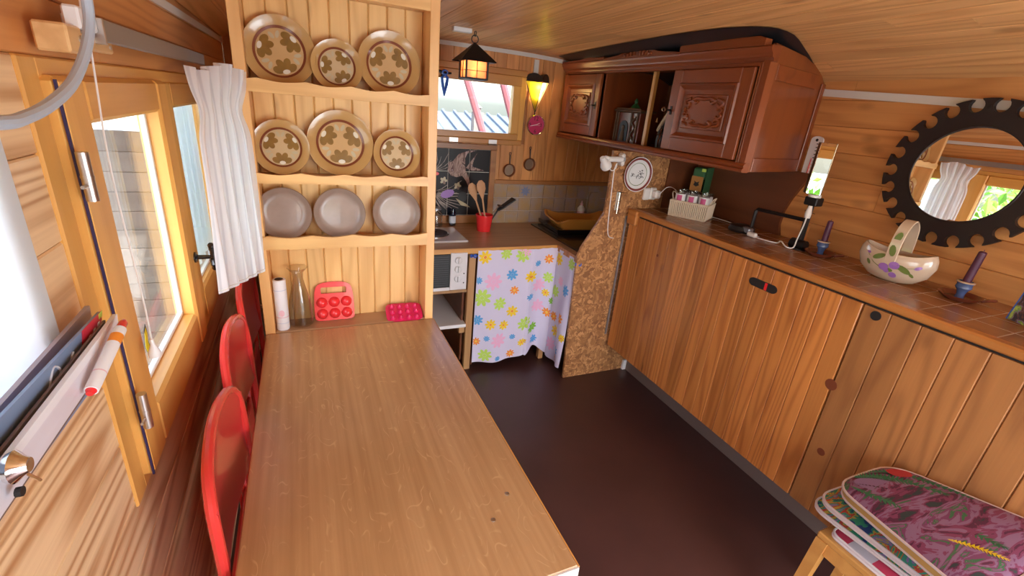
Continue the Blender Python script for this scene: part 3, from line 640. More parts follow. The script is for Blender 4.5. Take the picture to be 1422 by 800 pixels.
# ---- dark board behind the ledge
def db(b):
    pr = [(2.235,1.148),(2.235,1.475),(1.50,1.475),(1.53,1.44),(1.578,1.34),(1.60,1.27),(1.602,1.20),(1.585,1.148)]; b.prism(pr, XR-.02, XR-.001, 'X')
BKB = thing('backboard', 'dark stained board with a curved end on the wall below the carved cabinet', 'board', (XR, 2.2, 1.148))
one('wall_board', 'darkboard', BKB, lambda b: (db(b), setattr(b, 'v', [(x-XR, y-2.2, z-1.148) for x, y, z in b.v])), smooth=0)
bx('return_board', 'darkboard', BKB, -.248, -.021, .036, .048, .0, .325, bev=0)

# ---- upper carved cabinet
UX, UY0, UY1, UZ0, UZ1 = 1.72, 1.455, 3.105, 1.475, 1.955
U = thing('carved_wall_cabinet', 'dark reddish wall cabinet with two carved doors and an open middle', 'cabinet', (UX, UY0, UZ0))
def ub(name, m, *a, bev=.003, par=None):
    b = MB(); b.box(a[0]-UX, a[1]-UX, a[2]-UY0, a[3]-UY0, a[4]-UZ0, a[5]-UZ0, bev=bev); return b.build(name, m, par or U, smooth=0)
def up(name, m, poly, a, b_, ax, par=None, smooth=0):   # prism in world numbers
    mb = MB()
    if ax == 'X': mb.prism([(y-UY0, z-UZ0) for y, z in poly], a-UX, b_-UX, 'X')
    if ax == 'Y': mb.prism([(x-UX, z-UZ0) for x, z in poly], a-UY0, b_-UY0, 'Y')
    if ax == 'Z': mb.prism([(x-UX, y-UY0) for x, y in poly], a-UZ0, b_-UZ0, 'Z')
    return fixn(mb.build(name, m, par or U, smooth=smooth))
BX = XR-.003
up('bottom_board', 'cab_y', [(UX,UY0+.012),(BX,UY0+.145),(BX,UY1),(UX,UY1)], 1.478, 1.497, 'Z')
up('top_board', 'cab_y', [(UX,UY0+.012),(BX-.17,UY0+.105),(BX-.17,UY1),(UX,UY1)], 1.925, 1.94, 'Z')
bkk = XR-.04
ub('back_board', 'cab_in', bkk-.01, bkk, 1.62, UY1, 1.497, 1.92, bev=0)
# splayed right side: frame + panel
def side(b):
    d = Vector((BX-UX-.02, .125, 0)).normalized(); nrm = Vector((d.y, -d.x, 0)); L_ = (BX-UX-.02)/d.x
    b.T = Matrix(((d.x, nrm.x, 0, .02), (d.y, nrm.y, 0, .012), (0, 0, 1, 0), (0, 0, 0, 1)))
    return L_
b = MB(); L_ = side(b); b.prism([(0,.0),(L_,0),(L_,.40),(L_-.13,.478),(0,.50)], -.018, -.004, 'Y'); fixn(b.build('side_panel', 'cab_z', U, smooth=0))
for nm, q in (('side_stile',(0,.05,0,.495)),('side_stile',(L_-.04,L_,0,.40)),('side_rail',(.05,L_-.04,0,.06)),('side_rail',(.05,L_-.10,.37,.43))):
    b = MB(); side(b); b.box(q[0],q[1],-.004,.004,q[2],q[3],bev=.0025); b.build(nm, 'cab_z' if 'stile' in nm else 'cab_y', U, smooth=0)
up('end_board', 'cab_z', [(UX,1.497),(BX-.04,1.497),(BX-.04,1.90),(UX+.25,1.93),(UX,1.93)], UY1-.012, UY1, 'Y')
# face frame with mouldings
def mould(name, prof, y0, y1, m='cab_y'):   # prof (x outwards negative, z)
    up(name, m, [(UX+x, z) for x, z in prof], y0, y1, 'Y', smooth=40)
mould('bottom_moulding', [(0.02,1.475),(-.012,1.475),(-.018,1.481),(-.018,1.489),(-.010,1.494),(-.014,1.501),(-.010,1.510),(-.003,1.516),(.02,1.516)], UY0-.006, UY1+.008)
mould('cornice', [(.02,1.905),(-.004,1.905),(-.008,1.916),(-.018,1.922),(-.020,1.932),(-.030,1.942),(-.034,1.956),(-.030,1.962),(.02,1.962)], UY0-.012, UY1+.008)
up('corner_post', 'cab_z', [(UX-.006,UY0),(UX+.03,UY0-.004),(UX+.03,UY0+.03),(UX-.006,UY0+.03)], 1.48, 1.962, 'Z')
for y_ in (UY0+.034, UY0+.044):
    one('bead', 'cab_z', U, lambda b: b.tube([(-.004,y_-UY0,.03),(-.004,y_-UY0,.43)], .004, 8))
ub('frame_stile', 'cab_z', UX-.002, UX+.02, 3.07, UY1, 1.516, 1.905); ub('frame_stile', 'cab_z', UX-.002, UX+.02, UY0+.03, UY0+.052, 1.516, 1.905)
ub('frame_rail', 'cab_y', UX-.001, UX+.02, UY0+.05, 3.07, 1.89, 1.907); 
ub('divider', 'cab_z', UX+.01, bkk-.01, 2.61, 2.622, 1.497, 1.92); ub('divider', 'cab_z', UX+.01, bkk-.01, 1.985, 1.997, 1.497, 1.92)
ub('inner_post', 'frame_z', UX+.10, UX+.125, 2.265, 2.29, 1.497, 1.92)
def door(y0, y1, z0, z1, keyside):
    dr = bpy.data.objects.new('door', None); C.objects.link(dr); dr.parent = U; dr.location = (0, y0-UY0, z0-UZ0)
    W_, H_ = y1-y0, z1-z0; F = .062
    def q(nm, m, *a, bev=.003): bb = MB(); bb.box(*a, bev=bev); return bb.build(nm, m, dr, smooth=0)
    q('door_stile','cab_z',-.018,.0,0,F,0,H_); q('door_stile','cab_z',-.018,0,W_-F,W_,0,H_)
    q('door_rail','cab_y',-.0178,0,F,W_-F,0,F); q('door_rail','cab_y',-.0178,0,F,W_-F,H_-F,H_)
    def mol(b):
        o = [(F-.004,F-.004),(W_-F+.004,F-.004),(W_-F+.004,H_-F+.004),(F-.004,H_-F+.004)]
        def ring(ins): return [(o[0][0]+ins,o[0][1]+ins),(o[1][0]-ins,o[1][1]+ins),(o[2][0]-ins,o[2][1]-ins),(o[3][0]+ins,o[3][1]-ins)]
        lv = [(0,-.018),(.004,-.027),(.012,-.028),(.018,-.021),(.030,-.012),(.036,-.012)]
        vs = []; 
        for ins, x_ in lv: vs += [(x_, a, c) for a, c in ring(ins)]
        b.add(vs, [(4*i+j,4*i+(j+1)%4,4*i+4+(j+1)%4,4*i+4+j) for i in range(len(lv)-1) for j in range(4)])
    one('panel_moulding','cab_y',dr,mol)
    q('panel','cab_z',-.010,-.004,F+.02,W_-F-.02,F+.02,H_-F-.02)
    i0 = F+.045; q('raised_field','cab_z',-.016,-.008,i0,W_-i0,i0,H_-i0,bev=.005)
    # scroll carving
    def carve(b):
        cy, cz = W_/2, H_/2; a, c = W_/2-i0-.018, H_/2-i0-.018
        for sy in (-1,1):
            for sz in (-1,1):
                def P(u, v): return (-.018, cy+sy*u, cz+sz*v)
                b.tube(catmull([P(.0,c*.95),P(a*.35,c*1.02),P(a*.6,c*.85),P(a*.42,c*.66),P(a*.3,c*.8)],5), [.0085]*15+[.006,.005,.004,.004,.004,.003], 6)
                b.tube(catmull([P(a*.72,c*.98),P(a*1.02,c*.82),P(a*.98,c*.5),P(a*.78,c*.48),P(a*.80,c*.64)],5), .0078, 6)
                b.tube(catmull([P(a*.95,c*.02),P(a*1.04,c*.22),P(a*.9,c*.38),P(a*.78,c*.26)],5), .0072, 6)
    one('scroll_carving','cab_z',dr,carve)
    ky = F*.45 if keyside < 0 else W_-F*.45
    def key(b):
        b.box(-.020,-.0175,ky-.008,ky+.008,H_*.5-.020,H_*.5+.020); b.lathe([(0,0),(.005,0),(.004,-.02),(0,-.02)],8,(-.02,ky,H_*.5),'X')
    one('lock_plate','iron',dr,key)
    def k2(b):
        b.tube([(-.022,ky,H_*.5),(-.05,ky+.003,H_*.5+.001)],.0026,8); b.tube([(-.062+.010*math.cos(t*PI/5),ky+.004,H_*.5+.001+.009*math.sin(t*PI/5)) for t in range(10)],.0025,6,closed=True)
    one('key','brass',dr,k2)
door(2.625, 3.075, 1.522, 1.888, -1); door(1.51, 1.983, 1.520, 1.888, 1)
# crest
def crest(b):
    n = 60; y0, y1 = 1.95, 2.60; top = []
    for i in range(n+1):
        u = i/n; h = .004+.014*math.sin(PI*u)**.6+.044*math.exp(-((u-.5)/.17)**2); h += .004*math.cos(u*60)*math.exp(-((u-.5)/.2)**2); top.append((y0+(y1-y0)*u-UY0, 1.958+h-UZ0))
    b.prism([(y1-UY0,.48),(y0-UY0,.48)]+top, -.040, -.026, 'X')
one('crest', 'cab_y', U, crest, smooth=0)
for sg in (-1, 1):
    def crv(b):
        for k in range(4):
            y_ = 2.275-UY0+sg*(.02+.026*k); b.tube([(-.042,y_,.49),(-.044,y_+sg*.004,.508-.005*k),(-.042,y_+sg*.016,.520-.007*k),(-.042,y_+sg*.024,.510-.007*k)], [.005,.006,.0055,.003], 6)
    one('crest_carving', 'cab_y', U, crv)
up('crown_board', 'cab_y', [(UY0+.02,1.96),(1.95,1.96),(1.95,1.985),(1.93,1.997),(UY0+.05,1.995),(UY0+.02,1.985)], UX-.040, UX-.004, 'X')
up('crown_board', 'cab_y', [(2.60,1.96),(3.10,1.96),(3.10,1.966),(2.85,1.972),(2.80,1.981),(2.70,1.976),(2.60,1.975)], UX-.038, UX-.002, 'X')
# black sheeting between cabinet and ceiling
def sheet(b):
    out = [(1.60,3.02),(1.57,2.6),(1.55,2.2),(1.55,1.75),(1.60,1.50),(1.72,1.42),(1.95,1.50),(2.15,1.58),(2.24,1.66)]
    P = catmull([(x,y,0) for x,y in out], 4); nn = len(P); vs = []; R_ = 8
    for p in P:
        for k in range(R_+1):
            t = k/R_; x_ = p.x+(2.24-p.x)*t*.999; y_ = p.y+(3.08-p.y)*t*.25 if p.y < 2.9 else p.y
            vs.append((x_, y_, min(zc(x_, y_)-.012-.016*math.sin(min(1,t*4)*PI/2), 2.02)))
    b.add(vs, [(i*(R_+1)+k, (i+1)*(R_+1)+k, (i+1)*(R_+1)+k+1, i*(R_+1)+k+1) for i in range(nn-1) for k in range(R_)])
sh = one('black_sheeting', 'plasticsheet', None, sheet, fix=False); tag(sh, 'black plastic sheet pinned under the ceiling above the carved cabinet', 'sheet')
# ================================================================ KITCHEN CORNER
K = thing('kitchen_counter', 'L-shaped counter with pale wood-look top in the far kitchen corner', 'worktop', (.887, 2.51, 0))
def kb(name, m, *a, bev=.003):
    b = MB(); b.box(a[0]-.887, a[1]-.887, a[2]-2.51, a[3]-2.51, a[4], a[5], bev=bev); return b.build(name, m, K, smooth=0)
b = MB(); b.prism([(-1.2,0),(.593,0),(.593,-.255),(1.1,-.245),(1.1,.0),(1.368,.0),(1.368,.594),(-1.2,.594)], .810, .845, 'Z'); fixn(b.build('worktop_slab', 'worktop', K, smooth=0))
kb('front_edge', 'stool', -.31, 1.481, 2.505, 2.51, .811, .844, bev=.001); 
kb('side_edge', 'cup', 1.475, 1.480, 2.263, 2.51, .808, .8455, bev=.001)
kb('post', 'postwood', .878, .922, 2.512, 2.55, 0, .81); kb('post', 'postwood', 1.435, 1.47, 2.512, 2.55, .0, .81)
kb('oven_shelf', 'postwood', -.30, .877, 2.52, 3.05, .556, .576); kb('lower_shelf', 'white', -.30, .876, 2.50, 3.05, .322, .345)
kb('side_board', 'darkboard', .86, .877, 2.56, 3.10, .05, .555); kb('side_board', 'darkboard', .94, .955, 2.56, 3.10, .0, .80)
kb('shelf_support', 'postwood', .838, .877, 2.525, 2.56, .27, .321)
kb('floor_rail', 'postwood', .70, .74, 2.40, 3.05, 0.0, .03)
# sink insert
SK = thing('dark_sink', 'dark composite sink and drainer set into the counter beside the OSB panel', 'sink', (1.83, 2.63, .8455))
def skb(b):
    o = [(-.30,-.35),(.24,-.35),(.24,.33),(-.30,.33)]; i_ = [(-.24,-.30),(.18,-.30),(.18,.02),(-.24,.02)]
    b.box(-.30,.24,.04,.40,0,.008); b.box(-.30,-.24,-.35,.04,0,.008); b.box(.18,.24,-.35,.04,0,.008); b.box(-.24,.18,-.35,-.30,0,.008); b.box(-.24,.18,-.30,.04,0.0,.002)
one('basin', 'sink', SK, skb, smooth=0)
for k in range(6): one('drain_rib', 'sink', SK, lambda b: b.tube([(-.25+.075*k,.07,.008),(-.25+.075*k,.37,.008)], .004, 6))
# fabric skirt below the counter
SKT = thing('flowered_skirt_curtain', 'lilac-white cotton skirt curtain with colourful daisies below the counter', 'curtain', (.93, 2.50, .83))
def skirt(u, v):
    s = u*.80
    if s < .55: x_, y_ = s, 0.0
    else: x_, y_ = .553-.05*math.sin((s-.55)/.25*PI)*.3, -(s-.55)*.92
    amp = (.006+.018*v)*(1 if u > .45 else .45)
    wv = math.sin(u*24+1.2*math.sin(v*3))*amp+math.sin(u*9+.5+v)*amp*.8
    if s < .55: y_ += wv-.01*v
    else: x_ += wv*.8-.006*v
    fz = .775-.055*math.exp(-((u-.56)/.085)**2)+.012*math.sin(u*10)
    if u > .75: x_ += .012*v*(u-.75)/.25
    return Vector((x_+.0, y_, -v*fz-.003*abs(math.sin(u*40))*(1-v)))
b = MB(); b.grid(skirt, 120, 40); skm = b.build('cloth', 'skirt', SKT, smooth=180)
def on_skirt(u, v, off=.0012):
    e = .002; p = skirt(u, v); n = (skirt(min(u+e,1), v)-skirt(max(u-e,0), v)).cross(skirt(u, min(v+e,1))-skirt(u, max(v-e,0))).normalized()
    if n.y > 0 and abs(n.y) > abs(n.x): n = -n
    if abs(n.x) >= abs(n.y) and n.x > 0: n = -n
    return p+n*off
def flower(cu, cv, R_, m, nm='daisy_print', petals=8, dot=True):
    b = MB(); su, sv = .80, .775; r0 = random.random()
    for k in range(petals):
        a = 2*PI*k/petals+r0; pc = R_*.60
        vs = []
        for px, py in ell(pc, 0, R_*.40, R_*.21, n=10)+[(pc,0)]:
            x_ = px*math.cos(a)-py*math.sin(a); y_ = px*math.sin(a)+py*math.cos(a); u, v = cu+x_/su, cv+y_/sv
            if not (0.002 < u < .998 and 0.0 < v < .995): x_ = max(.002,min(.998,u)); u = x_; v = max(0,min(.995,v))
            vs.append(on_skirt(u, v))
        b.add(vs, [(j,(j+1)%10,10) for j in range(10)], 0)
    vs = [on_skirt(min(.998,max(.002,cu+x_/su)), min(.995,max(0,cv+y_/sv)), .0018) for x_, y_ in ell(0,0,R_*.22,R_*.22,n=12)+[(0,0)]]
    b.add(vs, [(j,(j+1)%12,12) for j in range(12)], 1)
    o = b.build(nm, [m, m if not dot else {'yel2':'orange','orange':'yel2','lime':'lime','skyblue':'skyblue','pink':'pink','green':'green'}[m]], skm, smooth=0); return o
# u,v measured across the flat part (u .69 = corner)
FL = [(.06,.055,.045,'yel2'),(.235,.03,.04,'lime'),(.38,.05,.05,'lime'),(.30,.215,.040,'skyblue'),(.465,.245,.042,'yel2'),(.52,.135,.024,'skyblue'),(.33,.355,.031,'orange'),(.475,.44,.026,'skyblue'),
 (.14,.26,.06,'pink'),(.055,.40,.062,'lime'),(.21,.46,.046,'lime'),(.325,.545,.040,'yel2'),(.03,.60,.038,'skyblue'),(.14,.64,.038,'yel2'),(.26,.665,.035,'yel2'),(.44,.68,.050,'lime'),(.03,.80,.030,'orange'),
 (.115,.77,.022,'skyblue'),(.22,.80,.055,'pink'),(.345,.79,.022,'skyblue'),(.11,.93,.048,'lime'),(.34,.955,.030,'orange'),(.22,.97,.02,'skyblue'),(.43,.86,.03,'yel2'),(.02,.25,.026,'skyblue'),(.40,.015,.04,'pink'),(.55,.35,.05,'pink'),(.56,.56,.05,'pink'),(.53,.78,.04,'green'),(.56,.92,.035,'skyblue'),
 (.62,.10,.035,'orange'),(.62,.42,.03,'yel2'),(.63,.27,.04,'lime'),(.65,.60,.035,'orange'),(.74,.08,.045,'yel2'),(.80,.26,.035,'pink'),(.73,.37,.045,'lime'),(.92,.30,.042,'skyblue'),(.75,.60,.035,'orange'),(.90,.56,.04,'orange'),(.80,.72,.045,'yel2'),(.90,.86,.04,'skyblue'),(.76,.86,.05,'pink'),(.88,.95,.03,'orange'),(.95,.06,.04,'lime'),(.68,.48,.028,'green'),(.97,.72,.03,'yel2')]
for u, v, r_, m_ in FL:
    if u < .66: u = u*.99
    flower(u, v, r_, m_, dot=True)
for loc, lab in (((.895,2.494,.80),'blue knot tying the skirt curtain to the counter post'),((1.482,2.25,.80),'blue knot of the skirt curtain beside the OSB panel')):
    k_ = one('blue_knot', 'blue', None, lambda b: (b.tube(catmull([(0,0,0),(.012,-.004,.01),(.02,-.006,0),(.008,-.008,-.008),(0,-.004,.004),(-.012,-.004,.01),(-.014,-.004,-.006),(0,0,0)],4),.004,6), b.tube([(-.02,0,.006),(.028,-.002,.002)],.0035,6)), loc=loc); tag(k_, lab, 'knot')
# ---- mini oven
OV = thing('mini_oven', 'small white countertop oven with black slotted door and three knobs', 'oven', (.60, 2.50, .577))
b = MB(); b.box(-.16,.262,.01,.36,.012,.243,bev=.006); b.build('body','gloss_white',OV,smooth=0)
bx('control_panel','gloss_white',OV,.158,.262,-.004,.012,.010,.245); bx('door','black',OV,-.16,.156,-.002,.011,.03,.238); bx('base_strip','gloss_white',OV,-.16,.157,-.003,.011,.008,.029)
for k in range(14): bx('slot','slat',OV,-.15,.146,-.0035,-.0018,.045+k*.0136,.0465+k*.0136,bev=0)
for z_ in (.20,.145,.085):
    kn = one('knob','gloss_white',OV,lambda b: (b.lathe([(.022,0),(.022,-.006),(.019,-.010),(0,-.010)],20,(0,0,0),'Y'), b.box(-.004,.004,-.022,-.008,-.018,.018,bev=.002)),loc=(.205,-.004,z_))
for z_ in (.115,.055): one('lamp','black',OV,lambda b: b.lathe([(.004,0),(.004,-.003),(0,-.003)],8,axis='Y'),loc=(.243,-.004,z_))
# ---- hob
HB = thing('electric_hob', 'white enamel hob plate with dark cast burner on the counter', 'hob', (.73, 2.80, .845))
bx('tray','gloss_white',HB,-.19,.18,-.17,.16,0,.012,bev=.006)
one('ring','chrome',HB,lambda b: b.lathe([(.098,.012),(.098,.016),(.088,.018),(.088,.012)],28)); one('burner','hobplate',HB,lambda b: b.lathe([(.087,.012),(.087,.024),(.08,.026),(.02,.026),(.018,.022),(0,.022)],28))
# ---- splashback: black tiles with fish, beige tiles
SP = thing('aquarium_tile_panel', 'black tiled splashback painted with an angelfish and sea plants, wooden frame', 'tile panel', (.60, YB, .905))
for a in ((-.05,.645,.455,.49),(-.05,.645,-.058,-.002)): bx('frame_rail','darkframe',SP,a[0],a[1],-.02,-.001,a[2],a[3])
for a in ((-.05,-.01),(.601,.643)): bx('frame_stile','darkframe',SP,a[0],a[1],-.019,-.001,-.002,.455)
bx('grout','trimwhite',SP,-.01,.602,-.008,-.001,-.002,.456,bev=0)
for i in range(4):
    for j in range(3): plank(SP,'X',.0+.1505*(i+.5)-.001,-.008,.152*(j+.5)-.001,.1475,.1485,.005,'tileblack','-Y',g=.0015,name='tile')
def P2(pts, m, nm, y_=-.0138):
    b = MB(); b.add([(x_, y_, z_) for x_, z_ in pts], [tuple(range(len(pts)))]); return b.build(nm, m, SP, smooth=0)
M['fish'] = jungle('striped_fish_print', [(0,(.10,.06,.06)),(.42,(.30,.20,.19)),(.50,(.48,.36,.32)),(.58,(.16,.09,.09)),(.64,(.50,.40,.42))], 30, (1,1,.2), 0)
P2([(.30,.36),(.34,.375),(.385,.37),(.42,.34),(.425,.30),(.40,.275),(.36,.265),(.32,.275),(.295,.31)], 'fish', 'fish_body')
P2([(.33,.372),(.37,.42),(.44,.445),(.50,.45),(.43,.425),(.415,.39),(.42,.35),(.385,.37)], 'fish', 'upper_fin', -.0139)
P2([(.40,.275),(.43,.24),(.455,.19),(.46,.24),(.43,.30)], 'fish', 'lower_fin', -.0139)
P2([(.425,.33),(.455,.37),(.50,.43),(.475,.37),(.47,.34),(.56,.315),(.47,.312)], 'fish', 'tail', -.0140)
def lines(b, segs, w_=.0022):
    for pts in segs:
        for p, q in zip(pts[:-1], pts[1:]):
            d = Vector((q[0]-p[0], q[1]-p[1])); 
            if d.length < 1e-6: continue
            n_ = Vector((-d.y, d.x)).normalized()*w_
            b.add([(p[0]-n_.x,-.0136,p[1]-n_.y),(p[0]+n_.x,-.0136,p[1]+n_.y),(q[0]+n_.x*.5,-.0136,q[1]+n_.y*.5),(q[0]-n_.x*.5,-.0136,q[1]-n_.y*.5)], [(0,1,2,3)])
rr = random.Random(3)
def weeds(cx, cz, n_, a0, a1, L0, L1):
    out = []
    for i in range(n_):
        a = a0+(a1-a0)*i/(n_-1)+rr.uniform(-.08,.08); l = rr.uniform(L0, L1); out.append([(cx,cz),(cx+.55*l*math.cos(a),cz+.55*l*math.sin(a)),(cx+l*math.cos(a+.18),cz+l*math.sin(a+.18)-.01)])
    return out
M['weed'] = mat('grey_pink_weed_print', (.34,.27,.24), .4)
def inb(segs): return [[(max(.0,min(.598,x)), max(.002,min(.45,z))) for x, z in s_] for s_ in segs]
one('sea_grass', 'weed', SP, lambda b: lines(b, inb(weeds(.20,.30,14,.3,2.6,.10,.18))), fix=False, smooth=0)
one('sea_grass', 'weed', SP, lambda b: lines(b, inb(weeds(.20,.16,22,-1.7,.4,.10,.22)+weeds(.20,.16,16,2.0,4.2,.08,.18)), .0028), fix=False, smooth=0)
for cx, cz, r_ in ((.27,.24,.026),(.37,.205,.026)):
    for a in range(5): P2([(cx+r_*.55*math.cos(a*1.257)+x_, cz+r_*.55*math.sin(a*1.257)+z_) for x_, z_ in ell(0,0,r_*.5,r_*.36,a*1.257,8)], 'bowlrim' if a == 4 else 'leafw', 'petal_print', -.0142-.0001*a)
P2(ell(.30,.15,.05,.028,.3), 'lilac', 'coral_print', -.0137); P2([(.36,.12),(.40,.07),(.47,.055),(.44,.08)], 'leafw', 'shell_print'); P2(ell(.41,.13,.036,.036), 'black', 'stone_print', -.0137); P2(ell(.215,.285,.022,.012), 'redplastic', 'red_fish_print', -.0144)
BT = thing('beige_splashback', 'beige mottled wall tiles with one blue star tile behind the dish rack', 'tiles', (1.243, YB, .846))
bx('grout','grout',BT,0,1.02,-.006,-.0005,0,.283,bev=0)
for i in range(10):
    for j in range(3):
        blue_ = (i == 2 and j == 2)
        tl_ = plank(BT,'X',.003+.1*(i+.5),-.006,-.012+.0985*(j+.5),.097,.0955,.005,['tile','tileb','tile','tileb','tile'][(i*2+j)%5] if not blue_ else 'tileb','-Y',g=.0015,name='tile')
def star(b):
    for k in range(8):
        a = PI/8+k*PI/4; r_ = .044; p = [(0,0),(r_*.5*math.cos(a-.38),r_*.5*math.sin(a-.38)),(r_*math.cos(a),r_*math.sin(a)),(r_*.5*math.cos(a+.38),r_*.5*math.sin(a+.38))]
        b.add([(x_,-.0118,z_) for x_, z_ in p], [(0,1,2,3)])
M['tilebluep'] = mat('grey_blue_star_glaze', (.17,.20,.34), .3)
one('blue_star', 'tilebluep', BT, star, loc=(.253,0,.234), fix=False, smooth=0)
bx('cap_rail','darkframe',BT,0,1.02,-.022,-.0005,.285,.313)
# ---- pans, clock, heart lamp, lantern
def pan(loc, r_, lab):
    t = thing('copper_pan', lab, 'pan', loc, group='copper pans on the far wall')
    one('bowl','copper',t,lambda b: b.lathe([(0,0),(r_*.93,0),(r_,-.003),(r_*1.0,-.028),(r_*1.07,-.030),(r_*.96,-.028),(r_*.93,-.006),(0,-.006)],28,(0,0,0),'Y'))
    one('inside','copperin',t,lambda b: b.lathe([(r_*.86,-.0075),(0,-.0075)],24,(0,0,0),'Y'),fix=False)
    one('handle','iron',t,lambda b: (b.tube([(0,-.018,r_*.95),(0,-.016,r_*1.3),(0,-.010,r_*1.3+.052)],[.004,.0035,.0045],6), b.tube([(.007*math.cos(a*PI/5),-.010,r_*1.3+.060+.009*math.sin(a*PI/5)) for a in range(10)],.0022,6,closed=True)))
pan((1.35, YB-.0, 1.229), .042, 'left of two small copper pans hanging below the pink clock'); pan((1.506, YB, 1.275), .042, 'right and higher of two small copper pans hanging below the pink clock')
CL = thing('wall_clock', 'small round pink clock with chrome rim below the heart lamp', 'clock', (1.528, YB, 1.548))
one('rim','chrome',CL,lambda b: b.lathe([(.066,0),(.070,-.004),(.070,-.018),(.065,-.024),(.062,-.02),(.062,-.004)],36,axis='Y'))
M['pinkface'] = mat('pink_clock_face', (.62,.04,.14), .3)
one('face','pinkface',CL,lambda b: b.lathe([(.0625,-.004),(.0625,-.006),(0,-.006)],32,axis='Y'))
RT = (PI/2, 0, 0)
for s_, dx_, dz_, sz_ in (('12',0,.041,.040),('6',0,-.043,.036),('3',.043,0,.030),('9',-.043,0,.030)): text_part('numeral', s_, sz_, 'black', CL, (dx_, -.0068, dz_), RT, .0004)
one('hands','paper',CL,lambda b: (b.add([(-.002,-.009,0),(.002,-.009,0),(.001,-.009,.0),( .03,-.009,.012),(.03,-.009,.015)],[(0,1,3,4)]), b.add([(0,-.0092,-.002),(0,-.0092,.002),(-.042,-.0092,-.008),(-.042,-.0092,-.011)],[(0,1,2,3)]), b.add([(0,-.0094,.0015),(0,-.0094,-.0015),(.045,-.0094,-.002)],[(0,1,2)])),fix=False,smooth=0)
HL = thing('heart_lamp', 'lit heart-shaped wall lamp with yellow and cream glass and black rounded top', 'lamp', (1.511, YB, 1.75))
# faceted pyramid body: left pane yellow, right pane cream; apex ridge stands off the wall
def hp(x_, z_): return (x_, z_)
ridT, ridB = (0,-.085,.072), (0,-.01,-.122)
def heart_side(sg):
    a = (sg*.090,-.008,.078)
    return [ridT, a, ridB]
one('yellow_pane','heartyel',HL,lambda b: b.add(heart_side(-1),[(0,1,2)]),fix=False,smooth=0); one('cream_pane','heartpale',HL,lambda b: b.add(heart_side(1),[(0,1,2)]),fix=False,smooth=0)
def htop(b):
    for sg in (-1,1):
        n_ = 12; vs = []
        for i in range(n_+1):
            a = PI*i/n_; x_ = sg*(.045-.045*math.cos(a)); z_ = .078+.050*math.sin(a); yb = -.085+(.077)*abs(x_)/.09; vs += [(x_, yb, .076), (x_, yb*.92, z_), (x_, -.0005, z_)]
        b.add(vs, [(3*i,3*i+3,3*i+4,3*i+1) for i in range(n_)]+[(3*i+1,3*i+4,3*i+5,3*i+2) for i in range(n_)])
one('top_hood','iron',HL,htop,fix=False,smooth=0)
one('leading','iron',HL,lambda b: (b.tube([ridT,ridB],.0022,6), b.tube([(.09,-.008,.078),ridB],.0022,6), b.tube([(-.09,-.008,.078),ridB],.0022,6), b.tube([ridT,(.09,-.008,.078)],.0022,6), b.tube([ridT,(-.09,-.008,.078)],.0022,6), b.tube([ridB,(0,-.012,-.14)],[.003,.005],6)))
one('bulb','warmwhite',HL,lambda b: b.lathe([(0,-.03),(.010,-.022),(.013,-.008),(.009,.008),(.007,.02),(0,.02)],12),loc=(0,-.032,-.005))
pd = bpy.data.lights.new('heart_lamp_light','POINT'); pd.energy = 1.8; pd.color = (1,.70,.36); pd.shadow_soft_size = .012; po = bpy.data.objects.new('heart_lamp_light',pd); C.objects.link(po); po.location = (1.511, YB-.05, 1.795)
LN = thing('hanging_lantern', 'lit black metal lantern with rough amber panes hanging from the ceiling', 'lantern', (.887, 2.64, 1.785))
def roof(b):
    q = .097; b.add([(-q,-q,.078),(q,-q,.078),(q,q,.078),(-q,q,.078),(0,0,.172)], [(0,1,4),(1,2,4),(2,3,4),(3,0,4)]); b.add([(-q,-q,.075),(q,-q,.075),(q,q,.075),(-q,q,.075),(0,0,.166)], [(0,4,1),(1,4,2),(2,4,3),(3,4,0)])
one('roof','iron',LN,roof,fix=False,smooth=0)
S_ = .060
for sx in (-1,1):
    for sy in (-1,1): one('corner_bar','iron',LN,lambda b: b.box(sx*S_-.0045,sx*S_+.0045,sy*S_-.0045,sy*S_+.0045,-.012,.082))
def bars(b):
    for z_ in (-.008,.03,.078):
        for sg in (-1,1): b.box(-S_,S_,sg*S_-.0025,sg*S_+.0025,z_-(.004 if z_<0 else .0015),z_+(.004 if z_<0 else .0015)); b.box(sg*S_-.0025,sg*S_+.0025,-S_,S_,z_-(.004 if z_<0 else .0015),z_+(.004 if z_<0 else .0015))
    for sg in (-1,1): b.box(-.0015,.0015,sg*S_-.002,sg*S_+.002,-.008,.078); b.box(sg*S_-.002,sg*S_+.002,-.0015,.0015,-.008,.078)
one('glazing_bars','iron',LN,bars,smooth=0); one('floor_plate','iron',LN,lambda b: b.box(-S_,S_,-S_,S_,-.014,-.010))
for sg in (-1,1):
    bx('pane','lampglass',LN,-S_+.004,S_-.004,sg*(S_-.006)-.0006,sg*(S_-.006)+.0006,-.008,.078,bev=0); bx('pane','lampglass',LN,sg*(S_-.006)-.0006,sg*(S_-.006)+.0006,-S_+.004,S_-.004,-.008,.078,bev=0)
one('ring','iron',LN,lambda b: (b.tube([(.019*math.cos(a*PI/8),0,.185+.019*math.sin(a*PI/8)) for a in range(16)],.0028,6,closed=True), b.tube([(0,.014*math.cos(a*PI/6),.212+.014*math.sin(a*PI/6)) for a in range(12)],.0025,6,closed=True)))
one('bulb','warm',LN,lambda b: b.lathe([(0,.055),(.012,.05),(.016,.036),(.010,.018),(.009,0),(0,0)],12),loc=(0,0,-.008))
pd = bpy.data.lights.new('lantern_light','POINT'); pd.energy = 1.1; pd.color = (1,.55,.28); pd.shadow_soft_size = .015; po = bpy.data.objects.new('lantern_light',pd); C.objects.link(po); po.location = (.887,2.64,1.853)
zz = zc(.80,2.58)-.008
